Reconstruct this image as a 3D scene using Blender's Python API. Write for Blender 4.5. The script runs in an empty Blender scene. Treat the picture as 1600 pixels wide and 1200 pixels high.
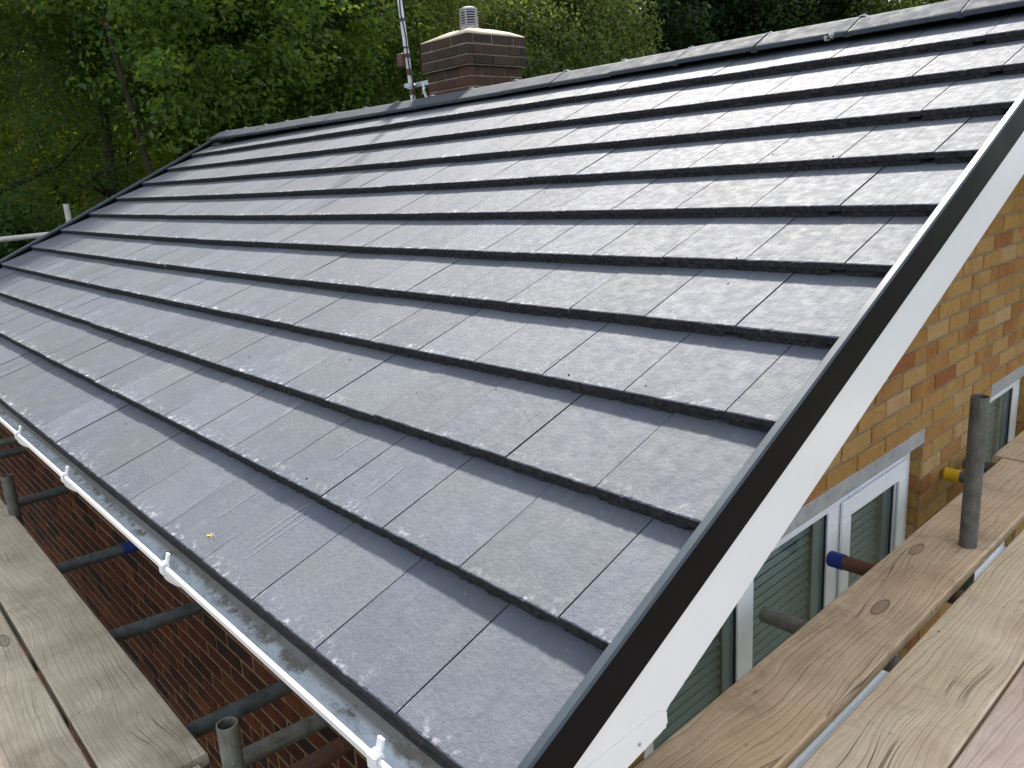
import bpy, math, random
import numpy as np
from mathutils import Vector, Matrix

random.seed(7)
rng = np.random.default_rng(11)
scene = bpy.context.scene
col = scene.collection
PI = math.pi

# ------------------------------------------------------------------ camera
cam_d = bpy.data.cameras.new("camera")
cam = bpy.data.objects.new("camera", cam_d)
col.objects.link(cam)
CAM = Vector((0.83629, -0.64814, 0.94774))
right = Vector((0.6753863, 0.7350282, -0.0598908))
down = Vector((0.1349320, -0.2030065, -0.9698359))
fwd = Vector((-0.7250149, 0.6469327, -0.2362867))
cam.matrix_world = Matrix(((right.x, -down.x, -fwd.x, CAM.x),
                           (right.y, -down.y, -fwd.y, CAM.y),
                           (right.z, -down.z, -fwd.z, CAM.z),
                           (0, 0, 0, 1)))
cam_d.sensor_width = 36.0
cam_d.lens = 1236.4 / 1600 * 36
cam_d.shift_x = 0.0015
cam_d.shift_y = -0.0185
cam_d.clip_start = 0.05
cam_d.clip_end = 1000
scene.camera = cam

# ------------------------------------------------------------------ world, sun, exposure
SUN = Vector((-0.435, 0.560, 0.70)).normalized()          # towards the sun
sun_el = math.asin(SUN.z)
sun_az = math.atan2(SUN.x, SUN.y)                        # from +Y towards +X
world = bpy.data.worlds.new("World")
scene.world = world
world.use_nodes = True
wn = world.node_tree
wn.nodes.clear()
w_out = wn.nodes.new("ShaderNodeOutputWorld")
w_bg = wn.nodes.new("ShaderNodeBackground")
w_sky = wn.nodes.new("ShaderNodeTexSky")
w_sky.sky_type = 'NISHITA'
w_sky.sun_disc = False
w_sky.sun_elevation = sun_el
w_sky.sun_rotation = sun_az
w_sky.altitude = 50
w_sky.air_density = 1.0
w_sky.dust_density = 4.0
w_tc = wn.nodes.new("ShaderNodeTexCoord")
w_no = wn.nodes.new("ShaderNodeTexNoise")
w_no.inputs["Scale"].default_value = 2.2
w_no.inputs["Detail"].default_value = 7
w_no.inputs["Roughness"].default_value = 0.58
w_mr = wn.nodes.new("ShaderNodeMapRange")
w_mr.inputs[1].default_value = 0.36
w_mr.inputs[2].default_value = 0.62
w_mr.inputs[3].default_value = 0.12
w_mr.inputs[4].default_value = 0.78
w_mx = wn.nodes.new("ShaderNodeMix")
w_mx.data_type = 'RGBA'
w_mx.inputs[7].default_value = (8.6, 9.0, 9.8, 1)     # bright thin cloud
wn.links.new(w_tc.outputs["Generated"], w_no.inputs["Vector"])
wn.links.new(w_no.outputs[0], w_mr.inputs[0])
wn.links.new(w_mr.outputs[0], w_mx.inputs[0])
wn.links.new(w_sky.outputs[0], w_mx.inputs[6])
wn.links.new(w_mx.outputs[2], w_bg.inputs[0])
w_bg.inputs[1].default_value = 0.114
wn.links.new(w_bg.outputs[0], w_out.inputs[0])

sun_d = bpy.data.lights.new("sun", 'SUN')
sun_d.energy = 5.0
sun_d.angle = math.radians(4.0)
sun_d.color = (1.0, 0.95, 0.87)
sun_o = bpy.data.objects.new("sun", sun_d)
col.objects.link(sun_o)
sun_o.rotation_euler = SUN.to_track_quat('Z', 'Y').to_euler()

scene.view_settings.view_transform = 'Standard'
scene.view_settings.look = 'None'
scene.view_settings.exposure = 1.0
scene.view_settings.gamma = 1.0
scene.view_settings.use_curve_mapping = False
scene.render.engine = 'CYCLES'
scene.cycles.max_bounces = 8
scene.cycles.transparent_max_bounces = 24

# ------------------------------------------------------------------ helpers
class MB:
    """collects boxes, tubes and prisms into one mesh"""
    def __init__(s):
        s.v, s.f, s.mi, s.sm = [], [], [], []
    def add(s, vs, fs, mi=0, smooth=False):
        o = len(s.v)
        s.v += [tuple(v) for v in vs]
        for f in fs:
            s.f.append(tuple(i + o for i in f)); s.mi.append(mi); s.sm.append(smooth)
    def box(s, x0, x1, y0, y1, z0, z1, mi=0):
        vs = [(x, y, z) for z in (z0, z1) for y in (y0, y1) for x in (x0, x1)]
        s.add(vs, [(0, 2, 3, 1), (4, 5, 7, 6), (0, 1, 5, 4), (2, 6, 7, 3), (0, 4, 6, 2), (1, 3, 7, 5)], mi)
    def tube(s, p0, p1, r0, r1=None, n=14, hollow=0.0, caps=True, mi=0, smooth=True):
        r1 = r0 if r1 is None else r1
        p0, p1 = Vector(p0), Vector(p1)
        d = (p1 - p0).normalized()
        a = d.orthogonal().normalized(); b = d.cross(a)
        ring = lambda p, r: [p + a * (r * math.cos(2 * PI * i / n)) + b * (r * math.sin(2 * PI * i / n)) for i in range(n)]
        vs = ring(p0, r0) + ring(p1, r1)
        s.add(vs, [(i, (i + 1) % n, n + (i + 1) % n, n + i) for i in range(n)], mi, smooth)
        if hollow > 0:
            i0, i1 = ring(p0, r0 * hollow), ring(p1, r1 * hollow)
            s.add(i0 + i1, [(i, n + i, n + (i + 1) % n, (i + 1) % n) for i in range(n)], mi, smooth)
            s.add(ring(p1, r1) + i1, [(i, (i + 1) % n, n + (i + 1) % n, n + i) for i in range(n)], mi)
            s.add(ring(p0, r0) + i0, [(i, n + i, n + (i + 1) % n, (i + 1) % n) for i in range(n)], mi)
        elif caps:
            s.add(ring(p0, r0), [tuple(range(n))[::-1]], mi)
            s.add(ring(p1, r1), [tuple(range(n))], mi)
    def path(s, pts, radii, n=8, mi=0):
        for i in range(len(pts) - 1):
            s.tube(pts[i], pts[i + 1], radii[i], radii[i + 1], n, caps=(i in (0, len(pts) - 2)), mi=mi)
    def extrude(s, poly, axis_pts, mi=0, smooth=False):
        """poly: list of functions-free (a,b) points; axis_pts: list of callables p(a,b)->xyz, one per station"""
        n = len(poly); st = [[fn(a, b) for a, b in poly] for fn in axis_pts]
        vs = [p for ring in st for p in ring]
        fs = []
        for k in range(len(st) - 1):
            for i in range(n):
                j = (i + 1) % n
                fs.append((k * n + i, k * n + j, (k + 1) * n + j, (k + 1) * n + i))
        s.add(vs, fs, mi, smooth)
        s.add(st[0], [tuple(range(n))[::-1]], mi)
        s.add(st[-1], [tuple(range(n))], mi)
    def mesh(s, name, mats):
        me = bpy.data.meshes.new(name)
        me.from_pydata(s.v, [], s.f)
        for m in (mats if isinstance(mats, (list, tuple)) else [mats]):
            me.materials.append(m)
        me.polygons.foreach_set("material_index", s.mi)
        me.polygons.foreach_set("use_smooth", s.sm)
        me.update()
        return me
    def build(s, name, mats, parent=None):
        return link(name, s.mesh(name, mats), parent)

def link(name, me, parent=None, mat=None):
    o = bpy.data.objects.new(name, me)
    col.objects.link(o)
    if parent is not None:
        o.parent = parent
    if mat is not None:
        o.matrix_local = mat
    return o

def tag(o, label=None, cat=None, group=None, kind=None):
    if label: o["label"] = label
    if cat: o["category"] = cat
    if group: o["group"] = group
    if kind: o["kind"] = kind
    return o

def empty(name, loc=(0, 0, 0)):
    o = bpy.data.objects.new(name, None)
    o.empty_display_size = 0.2
    o.location = loc
    col.objects.link(o)
    return o

def bevel(o, w=0.004, seg=2):
    m = o.modifiers.new("bevel", 'BEVEL'); m.width = w; m.segments = seg; m.limit_method = 'ANGLE'; m.angle_limit = math.radians(40)
    return o

# ------------------------------------------------------------------ materials
class NT:
    def __init__(s, name):
        s.m = bpy.data.materials.new(name); s.m.use_nodes = True
        s.t = s.m.node_tree; s.t.nodes.clear()
        s.out = s.n("ShaderNodeOutputMaterial")
    def n(s, t, **kw):
        nd = s.t.nodes.new(t)
        for k, v in kw.items(): setattr(nd, k, v)
        return nd
    def l(s, a, b): s.t.links.new(a, b)
    def put(s, sock, v):
        if hasattr(v, "links"): s.l(v, sock)
        else: sock.default_value = v
    def math(s, op, a, b=0.0, c=None, clamp=False):
        nd = s.n("ShaderNodeMath", operation=op, use_clamp=clamp)
        s.put(nd.inputs[0], a); s.put(nd.inputs[1], b)
        if c is not None: s.put(nd.inputs[2], c)
        return nd.outputs[0]
    def rng(s, v, a, b, c=0.0, d=1.0, smooth=False):
        nd = s.n("ShaderNodeMapRange")
        if smooth: nd.interpolation_type = 'SMOOTHSTEP'
        s.put(nd.inputs[0], v)
        for i, x in enumerate((a, b, c, d)): s.put(nd.inputs[1 + i], x)
        return nd.outputs[0]
    def noise(s, vec, scale, detail=4, rough=0.5, dist=0.0):
        nd = s.n("ShaderNodeTexNoise")
        if vec is not None: s.l(vec, nd.inputs["Vector"])
        nd.inputs["Scale"].default_value = scale; nd.inputs["Detail"].default_value = detail
        nd.inputs["Roughness"].default_value = rough; nd.inputs["Distortion"].default_value = dist
        return nd.outputs[0]
    def mapping(s, vec, scale=(1, 1, 1), loc=None):
        nd = s.n("ShaderNodeMapping"); s.l(vec, nd.inputs[0])
        nd.inputs["Scale"].default_value = scale
        if loc is not None: s.put(nd.inputs["Location"], loc)
        return nd.outputs[0]
    def mix(s, f, a, b):
        nd = s.n("ShaderNodeMix", data_type='RGBA'); s.put(nd.inputs[0], f)
        for i, v in ((6, a), (7, b)):
            if hasattr(v, "links"): s.l(v, nd.inputs[i])
            else: nd.inputs[i].default_value = (*v, 1) if len(v) == 3 else v
        return nd.outputs[2]
    def ramp(s, f, stops):
        nd = s.n("ShaderNodeValToRGB"); s.put(nd.inputs[0], f)
        e = nd.color_ramp.elements
        while len(e) < len(stops): e.new(0.5)
        for el, (p, c) in zip(e, stops): el.position = p; el.color = (*c, 1)
        return nd.outputs[0]
    def bump(s, h, strength=0.5, dist=0.01, normal=None):
        nd = s.n("ShaderNodeBump"); s.l(h, nd.inputs["Height"])
        nd.inputs["Strength"].default_value = strength; nd.inputs["Distance"].default_value = dist
        if normal is not None: s.l(normal, nd.inputs["Normal"])
        return nd.outputs[0]
    def bsdf(s, color, rough=0.6, spec=0.5, normal=None, **kw):
        nd = s.n("ShaderNodeBsdfPrincipled")
        s.put(nd.inputs["Base Color"], color if hasattr(color, "links") else (*color, 1))
        s.put(nd.inputs["Roughness"], rough); s.put(nd.inputs["Specular IOR Level"], spec)
        if normal is not None: s.l(normal, nd.inputs["Normal"])
        for k, v in kw.items(): s.put(nd.inputs[k], v)
        s.l(nd.outputs[0], s.out.inputs[0])
        return nd
    def obj(s): return s.n("ShaderNodeTexCoord").outputs["Object"]
    def geo(s): return s.n("ShaderNodeNewGeometry").outputs["Position"]
    def rand(s): return s.n("ShaderNodeObjectInfo").outputs["Random"]
    def island(s): return s.n("ShaderNodeNewGeometry").outputs["Random Per Island"]
    def xyz(s, v):
        nd = s.n("ShaderNodeSeparateXYZ"); s.l(v, nd.inputs[0]); return nd.outputs
    def off(s, vec, r, k=37.0):
        """shift a coordinate by a per-object amount so that copies differ"""
        c = s.n("ShaderNodeCombineXYZ"); v = s.math('MULTIPLY', r, k)
        s.l(v, c.inputs[0]); s.l(v, c.inputs[1]); s.l(v, c.inputs[2])
        nd = s.n("ShaderNodeVectorMath", operation='ADD'); s.l(vec, nd.inputs[0]); s.l(c.outputs[0], nd.inputs[1])
        return nd.outputs[0]

def mat_simple(name, color, rough=0.5, spec=0.5, var=0.06, scale=8, bump=0.0, bscale=200, dirt=None, metal=0.0):
    t = NT(name); p = t.geo()
    n1 = t.noise(p, scale, 5, 0.6)
    c = t.mix(t.rng(n1, 0.3, 0.7), tuple(x * (1 - var) for x in color), tuple(min(1, x * (1 + var)) for x in color))
    if dirt:
        c = t.mix(t.math('MULTIPLY', t.rng(t.noise(p, scale * 3.1, 6, 0.7), 0.52, 0.72), dirt[1]), c, dirt[0])
    nm = t.bump(t.noise(p, bscale, 3), bump, 0.004) if bump else None
    t.bsdf(c, t.rng(n1, 0.3, 0.7, rough * 0.85, min(1, rough * 1.15)), spec, nm, Metallic=metal)
    return t.m

def mat_tile():
    t = NT("concrete_tile"); o = t.obj(); r = t.rand(); p = t.geo()
    v = t.off(o, r); x, y, z = t.xyz(o)
    base = t.mix(t.rng(t.noise(v, 9, 5, 0.6), 0.3, 0.7), (0.059, 0.068, 0.093), (0.086, 0.094, 0.119))
    base = t.mix(t.rng(t.noise(v, 3.2, 3, 0.5), 0.35, 0.7), base, (0.074, 0.084, 0.095))
    hsv = t.n("ShaderNodeHueSaturation"); t.l(base, hsv.inputs["Color"])
    t.l(t.rng(r, 0, 1, 0.86, 1.15), hsv.inputs["Value"])
    base = hsv.outputs[0]
    sp = t.rng(t.noise(v, 260, 2, 0.5), 0.62, 0.75)
    base = t.mix(t.math('MULTIPLY', sp, 0.18), base, (0.24, 0.24, 0.26))
    pits = t.rng(t.noise(v, 310, 2, 0.5), 0.30, 0.22)
    base = t.mix(t.math('MULTIPLY', pits, 0.5), base, (0.025, 0.025, 0.03))
    # lime bloom: ragged along the nose, dragged up the tile in streaks
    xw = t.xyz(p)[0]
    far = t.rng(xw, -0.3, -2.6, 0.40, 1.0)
    edge = t.rng(y, 0.002, 0.05, 1.0, 0.0)
    blot = t.rng(t.noise(v, 42, 6, 0.72), 0.53, 0.63)
    patch = t.rng(t.noise(v, 9, 3, 0.6), 0.40, 0.56)
    bloom = t.math('MULTIPLY', t.math('MULTIPLY', edge, blot), patch)
    sv = t.mapping(v, (46, 6, 6))
    streak = t.rng(t.noise(sv, 1.0, 4, 0.62), 0.60, 0.76)
    streak = t.math('MULTIPLY', streak, t.rng(t.noise(v, 5.3, 3, 0.55), 0.50, 0.70))
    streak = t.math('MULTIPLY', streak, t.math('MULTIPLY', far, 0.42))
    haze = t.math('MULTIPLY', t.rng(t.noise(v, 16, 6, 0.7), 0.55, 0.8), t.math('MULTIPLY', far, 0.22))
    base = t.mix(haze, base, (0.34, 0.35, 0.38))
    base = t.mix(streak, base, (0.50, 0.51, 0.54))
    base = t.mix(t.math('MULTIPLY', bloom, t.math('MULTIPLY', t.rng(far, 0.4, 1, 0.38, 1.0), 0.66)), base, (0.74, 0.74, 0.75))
    h = t.math('ADD', t.math('MULTIPLY', t.noise(v, 75, 6, 0.62), 1.0), t.math('MULTIPLY', t.noise(v, 260, 3, 0.6), 0.45))
    nm = t.bump(h, 0.46, 0.006)
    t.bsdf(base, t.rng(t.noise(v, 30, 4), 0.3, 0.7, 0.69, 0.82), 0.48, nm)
    return t.m

def mat_brick(name, stops, source, joint=(0.33, 0.27, 0.2)):
    t = NT(name); p = t.geo()
    r = t.rand() if source == 'object' else t.island()
    c = t.ramp(r, stops)
    v = t.off(p, r, 11)
    c2 = t.mix(t.rng(t.noise(v, 7, 5, 0.6), 0.42, 0.68), c, t.ramp(t.math('FRACT', t.math('MULTIPLY', r, 7.31)), stops))
    hs = t.n("ShaderNodeHueSaturation"); t.l(c2, hs.inputs["Color"]); t.l(t.rng(t.noise(v, 60, 5, 0.7), 0.25, 0.75, 0.72, 1.22), hs.inputs["Value"])
    c3 = t.mix(t.math('MULTIPLY', t.rng(t.noise(v, 330, 2), 0.66, 0.74), 0.55), hs.outputs[0], (0.05, 0.035, 0.02))
    nm = t.bump(t.noise(v, 130, 5, 0.7), 0.5, 0.004)
    t.bsdf(c3, 0.88, 0.25, nm)
    return t.m

def mat_wall_texture(name, stops, joint, rotate_x):
    """plain wall below the laid bricks, too far down to pick bricks apart"""
    t = NT(name); p = t.geo(); x, y, z = t.xyz(p)
    c = t.n("ShaderNodeCombineXYZ"); t.l(x if rotate_x else y, c.inputs[0]); t.l(z, c.inputs[1])
    b = t.n("ShaderNodeTexBrick"); t.l(c.outputs[0], b.inputs["Vector"])
    b.inputs["Scale"].default_value = 1.0; b.inputs["Brick Width"].default_value = 0.2325; b.inputs["Row Height"].default_value = 0.0733
    b.inputs["Mortar Size"].default_value = 0.006; b.inputs["Bias"].default_value = 0
    b.inputs["Color1"].default_value = (*stops[0][1], 1); b.inputs["Color2"].default_value = (*stops[-1][1], 1)
    b.inputs["Mortar"].default_value = (*joint, 1)
    n = t.noise(p, 40, 5, 0.7)
    hs = t.n("ShaderNodeHueSaturation"); t.l(b.outputs[0], hs.inputs["Color"]); t.l(t.rng(n, 0.25, 0.75, 0.7, 1.2), hs.inputs["Value"])
    t.bsdf(hs.outputs[0], 0.9, 0.2, t.bump(t.math('SUBTRACT', n, b.outputs[1]), 0.5, 0.006))
    return t.m

def mat_wood(name, dark, light, tint):
    t = NT(name); o = t.obj(); r = t.rand(); v = t.off(o, r, 23)
    warp = t.noise(t.mapping(v, (0.9, 4, 5)), 1.0, 3, 0.5)
    wv = t.n("ShaderNodeVectorMath", operation='ADD'); t.l(v, wv.inputs[0])
    cc = t.n("ShaderNodeCombineXYZ"); t.l(t.math('MULTIPLY', t.math('SUBTRACT', warp, 0.5), 0.22), cc.inputs[1]); t.l(cc.outputs[0], wv.inputs[1])
    wvec = wv.outputs[0]
    rings = t.n("ShaderNodeTexWave"); rings.wave_type = 'BANDS'; rings.bands_direction = 'Y'
    t.l(t.mapping(wvec, (0.5, 1, 0.4)), rings.inputs[0]); rings.inputs["Scale"].default_value = 15; rings.inputs["Distortion"].default_value = 2.0
    rings.inputs["Detail"].default_value = 3; rings.inputs["Detail Scale"].default_value = 1.2
    line = t.rng(rings.outputs["Fac"], 0.0, 0.28, 1.0, 0.0)
    fine = t.noise(t.mapping(wvec, (3, 230, 60)), 1.0, 5, 0.7)
    blotch = t.noise(v, 5.5, 5, 0.62)
    c = t.mix(t.rng(blotch, 0.3, 0.72), dark, light)
    c = t.mix(t.math('MULTIPLY', t.rng(t.noise(v, 2.3, 4, 0.6), 0.45, 0.7), 0.65), c, tint)
    c = t.mix(t.math('MULTIPLY', t.rng(fine, 0.46, 0.70), 0.45), c, tuple(x * 0.42 for x in dark))
    c = t.mix(t.math('MULTIPLY', t.math('MULTIPLY', line, t.rng(t.noise(v, 3.4, 3), 0.38, 0.66, 0.1, 1.0)), 0.22), c, tuple(x * 0.45 for x in dark))
    # knots
    vo = t.n("ShaderNodeTexVoronoi"); vo.feature = 'F1'; t.l(t.mapping(v, (2.0, 6.0, 0.6)), vo.inputs["Vector"]); vo.inputs["Scale"].default_value = 1.0
    dd = vo.outputs["Distance"]
    knot = t.rng(dd, 0.075, 0.135, 1.0, 0.0, True)
    ring = t.rng(t.math('ABSOLUTE', t.math('SUBTRACT', dd, 0.10)), 0.0, 0.018, 1.0, 0.0)
    c = t.mix(t.math('MULTIPLY', knot, 0.55), c, tuple(x * 0.42 for x in dark))
    c = t.mix(t.math('MULTIPLY', ring, 0.75), c, tuple(x * 0.22 for x in dark))
    # splits running with the grain, scuffs across it
    cr = t.noise(t.mapping(wvec, (0.4, 20, 4)), 1.0, 2, 0.4)
    crack = t.math('MULTIPLY', t.rng(t.math('ABSOLUTE', t.math('SUBTRACT', cr, 0.5)), 0.0, 0.010, 1.0, 0.0), t.rng(t.noise(v, 2.1, 2), 0.52, 0.60))
    c = t.mix(t.math('MULTIPLY', crack, 0.8), c, tuple(x * 0.16 for x in dark))
    spots = t.rng(t.noise(t.mapping(v, (30, 55, 30)), 1.0, 3, 0.6), 0.69, 0.76)
    c = t.mix(t.math('MULTIPLY', spots, 0.75), c, (0.07, 0.05, 0.035))
    mud = t.math('MULTIPLY', t.rng(t.noise(v, 4.1, 7, 0.75), 0.54, 0.70), 0.55)
    c = t.mix(mud, c, (0.16, 0.12, 0.085))
    rr_ = t.n("ShaderNodeMapping"); t.l(v, rr_.inputs[0]); rr_.inputs["Rotation"].default_value = (0, 0, 1.25); 
    sx = t.noise(t.mapping(rr_.outputs[0], (5, 150, 1)), 1.0, 2, 0.5)
    scr = t.math('MULTIPLY', t.rng(sx, 0.71, 0.75), t.rng(t.noise(v, 6.5, 2), 0.50, 0.58))
    c = t.mix(t.math('MULTIPLY', scr, 0.75), c, tuple(x * 0.25 for x in dark))
    h = t.math('SUBTRACT', t.math('ADD', t.math('MULTIPLY', fine, -0.5), t.math('MULTIPLY', line, -0.5)), t.math('MULTIPLY', crack, 2.0))
    t.bsdf(c, 0.82, 0.25, t.bump(h, 0.5, 0.003))
    return t.m

def mat_leaf(name, a, b, trans):
    t = NT(name)
    r = t.island(); p = t.geo()
    c = t.mix(r, a, b)
    c = t.mix(t.math('MULTIPLY', t.rng(t.noise(p, 0.8, 3), 0.4, 0.68), 0.6), c, tuple(x * 0.6 for x in a))
    c = t.mix(t.rng(r, 0.965, 0.98), c, (0.16, 0.12, 0.03))
    d = t.n("ShaderNodeBsdfPrincipled"); t.l(c, d.inputs["Base Color"]); d.inputs["Roughness"].default_value = 0.5
    d.inputs["Specular IOR Level"].default_value = 0.25
    tr = t.n("ShaderNodeBsdfTranslucent"); t.l(t.mix(r, trans, tuple(x * 1.25 for x in trans)), tr.inputs[0])
    mx = t.n("ShaderNodeMixShader"); mx.inputs[0].default_value = 0.42
    t.l(d.outputs[0], mx.inputs[1]); t.l(tr.outputs[0], mx.inputs[2]); t.l(mx.outputs[0], t.out.inputs[0])
    return t.m

def mat_glass():
    t = NT("window_glass")
    tr = t.n("ShaderNodeBsdfTransparent"); tr.inputs[0].default_value = (0.76, 0.81, 0.80, 1)
    gl = t.n("ShaderNodeBsdfGlossy"); gl.inputs["Roughness"].default_value = 0.02
    lw = t.n("ShaderNodeLayerWeight"); lw.inputs[0].default_value = 0.5
    mx = t.n("ShaderNodeMixShader"); t.l(t.math('MULTIPLY_ADD', t.math('POWER', lw.outputs["Facing"], 4.0), 0.5, 0.022), mx.inputs[0])
    t.l(tr.outputs[0], mx.inputs[1]); t.l(gl.outputs[0], mx.inputs[2]); t.l(mx.outputs[0], t.out.inputs[0])
    return t.m

def mat_gutter():
    t = NT("gutter_plastic"); p = t.geo(); x, y, z = t.xyz(p)
    v = t.mapping(p, (1, 1.6, 1))
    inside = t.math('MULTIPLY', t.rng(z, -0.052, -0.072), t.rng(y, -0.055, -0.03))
    wob = t.math('MULTIPLY', t.math('SUBTRACT', t.noise(p, 5.5, 4, 0.6), 0.5), 0.11)
    wob = t.math('ADD', wob, t.math('MULTIPLY', t.math('SUBTRACT', t.noise(p, 45, 5, 0.7), 0.5), 0.05))
    edge = t.math('MULTIPLY', t.rng(t.math('ADD', y, wob), -0.016, 0.010), t.rng(t.noise(v, 19, 6, 0.72), 0.40, 0.56))
    edge = t.math('MAXIMUM', edge, t.math('MULTIPLY', t.rng(y, 0.0, 0.02), 0.9))
    dirt = t.math('MULTIPLY', t.math('MAXIMUM', edge, t.math('MULTIPLY', t.rng(t.noise(v, 24, 7, 0.75), 0.60, 0.66), 0.7)), inside)
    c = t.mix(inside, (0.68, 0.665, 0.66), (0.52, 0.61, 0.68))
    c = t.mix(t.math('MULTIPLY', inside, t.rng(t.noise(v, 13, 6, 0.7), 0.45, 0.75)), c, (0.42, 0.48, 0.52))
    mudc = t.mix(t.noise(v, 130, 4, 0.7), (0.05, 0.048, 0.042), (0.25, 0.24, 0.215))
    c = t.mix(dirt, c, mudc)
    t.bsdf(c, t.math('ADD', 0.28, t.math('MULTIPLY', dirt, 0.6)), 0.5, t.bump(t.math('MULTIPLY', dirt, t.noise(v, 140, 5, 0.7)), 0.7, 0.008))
    return t.m

def mat_tube(name, a, b, rust=0.0):
    t = NT(name); p = t.obj(); v = t.off(p, t.rand(), 9)
    n1 = t.noise(v, 22, 6, 0.7)
    c = t.mix(t.rng(n1, 0.32, 0.66), a, b)
    c = t.mix(t.math('MULTIPLY', t.rng(t.noise(t.mapping(v, (90, 90, 6)), 1.0, 4, 0.6), 0.55, 0.72), 0.5), c, tuple(x * 0.4 for x in a))
    c = t.mix(t.math('MULTIPLY', t.rng(t.noise(v, 55, 5, 0.7), 0.64, 0.70), 0.55), c, (0.34, 0.33, 0.29))
    c = t.mix(t.math('MULTIPLY', t.rng(t.noise(v, 13, 6, 0.75), 0.46, 0.60), rust), c, (0.16, 0.065, 0.035))
    t.bsdf(c, t.rng(n1, 0.3, 0.7, 0.5, 0.75), 0.4, t.bump(t.noise(v, 140, 4), 0.35, 0.003), Metallic=0.35)
    return t.m

YB = [(0.0, (0.24, 0.085, 0.026)), (0.12, (0.30, 0.14, 0.038)), (0.35, (0.325, 0.183, 0.052)), (0.6, (0.36, 0.226, 0.08)), (0.8, (0.345, 0.187, 0.04)), (1.0, (0.41, 0.275, 0.135))]
RB = [(0.0, (0.012, 0.007, 0.007)), (0.25, (0.026, 0.010, 0.009)), (0.45, (0.066, 0.015, 0.008)), (0.7, (0.11, 0.027, 0.010)), (0.88, (0.036, 0.012, 0.009)), (1.0, (0.155, 0.046, 0.014))]
CB = [(0.0, (0.028, 0.023, 0.018)), (0.5, (0.046, 0.034, 0.025)), (0.8, (0.058, 0.037, 0.026)), (1.0, (0.048, 0.041, 0.030))]
CR = [(0.0, (0.040, 0.028, 0.021)), (0.45, (0.062, 0.034, 0.023)), (0.8, (0.110, 0.040, 0.023)), (1.0, (0.056, 0.043, 0.030))]
M = {}
M["tile"] = mat_tile()
M["nose"] = mat_simple("tile_nose_shaded", (0.028, 0.027, 0.029), 0.95, 0.12, 0.5, 60, 1.0, 120, dirt=((0.16, 0.15, 0.145), 0.35))  # nose faces turned from the sun: their shade is put into this dark colour
M["ridge"] = mat_simple("ridge_concrete", (0.046, 0.054, 0.066), 0.8, 0.14, 0.22, 14, 0.45, 160)
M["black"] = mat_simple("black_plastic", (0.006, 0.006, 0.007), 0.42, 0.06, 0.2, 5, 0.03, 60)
M["cap_top"] = mat_simple("cap_plastic", (0.036, 0.048, 0.060), 0.36, 0.4, 0.2, 5)  # upward faces of the black trim, sky reflection put into a paler, bluer colour
M["felt"] = mat_simple("roof_felt", (0.03, 0.03, 0.032), 0.8, 0.3, 0.3, 20, 0.5, 120)
M["white"] = mat_simple("white_plastic", (0.80, 0.81, 0.82), 0.24, 0.5, 0.015, 3, dirt=((0.55, 0.53, 0.48), 0.10))
M["white_frame"] = mat_simple("white_window_plastic", (0.76, 0.78, 0.81), 0.3, 0.5, 0.03, 6, dirt=((0.45, 0.43, 0.40), 0.22))
M["gutter"] = mat_gutter()
M["gasket"] = mat_simple("black_gasket", (0.015, 0.015, 0.016), 0.6)
M["concrete"] = mat_simple("lintel_concrete", (0.34, 0.345, 0.34), 0.9, 0.2, 0.14, 9, 0.5, 180, dirt=((0.12, 0.11, 0.09), 0.5))
M["mortar_y"] = mat_simple("sandy_mortar", (0.25, 0.195, 0.135), 0.95, 0.15, 0.25, 25, 0.7, 150)
M["mortar_r"] = mat_simple("brown_mortar", (0.21, 0.13, 0.066), 0.95, 0.15, 0.3, 22, 0.7, 150)
M["mortar_c"] = mat_simple("chimney_mortar", (0.19, 0.155, 0.115), 0.95, 0.15, 0.3, 22, 0.7, 150)
M["flaunch"] = mat_simple("flaunching_mortar", (0.50, 0.42, 0.30), 0.9, 0.2, 0.15, 7, 0.5, 90)
for k, st, nm in (("yb", YB, "yellow"), ("rb", RB, "red"), ("cb", CB, "sooty_chimney"), ("cr", CR, "red_chimney")):
    M[k] = mat_brick(nm + "_brick", st, 'object')
    M[k + "s"] = mat_brick(nm + "_brick_mass", st, 'island')
M["wall_y"] = mat_wall_texture("yellow_brick_wall", YB, (0.30, 0.235, 0.165), False)
M["wall_r"] = mat_wall_texture("red_brick_wall", RB[1:], (0.25, 0.17, 0.11), True)
M["wood_grey"] = mat_wood("weathered_board", (0.31, 0.255, 0.18), (0.54, 0.465, 0.345), (0.44, 0.375, 0.265))
M["wood_warm"] = mat_wood("tan_board", (0.42, 0.30, 0.185), (0.65, 0.50, 0.335), (0.64, 0.44, 0.25))
M["wood_pale"] = mat_wood("pale_board", (0.51, 0.39, 0.25), (0.70, 0.575, 0.41), (0.56, 0.45, 0.26))
M["wood_pink"] = mat_wood("pinkish_board", (0.51, 0.38, 0.285), (0.67, 0.535, 0.43), (0.62, 0.475, 0.37))
M["tube_dark"] = mat_tube("dark_steel_tube", (0.045, 0.055, 0.055), (0.12, 0.135, 0.13), 0.12)
M["tube_grey"] = mat_tube("weathered_steel_tube", (0.115, 0.115, 0.095), (0.24, 0.24, 0.205), 0.12)
M["tube_pole"] = mat_tube("grey_steel_pole", (0.075, 0.080, 0.072), (0.17, 0.172, 0.155), 0.1)
M["tube_rust"] = mat_tube("rusty_steel_tube", (0.085, 0.05, 0.035), (0.15, 0.085, 0.055), 0.85)
M["tube_pale"] = mat_tube("galvanised_tube", (0.40, 0.38, 0.33), (0.55, 0.53, 0.47), 0.05)
M["blue"] = mat_simple("blue_plastic", (0.012, 0.035, 0.19), 0.45, 0.4, 0.3, 30)
M["yellow"] = mat_simple("yellow_plastic", (0.62, 0.38, 0.015), 0.45, 0.4, 0.2, 30)
M["glass"] = mat_glass()
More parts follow.
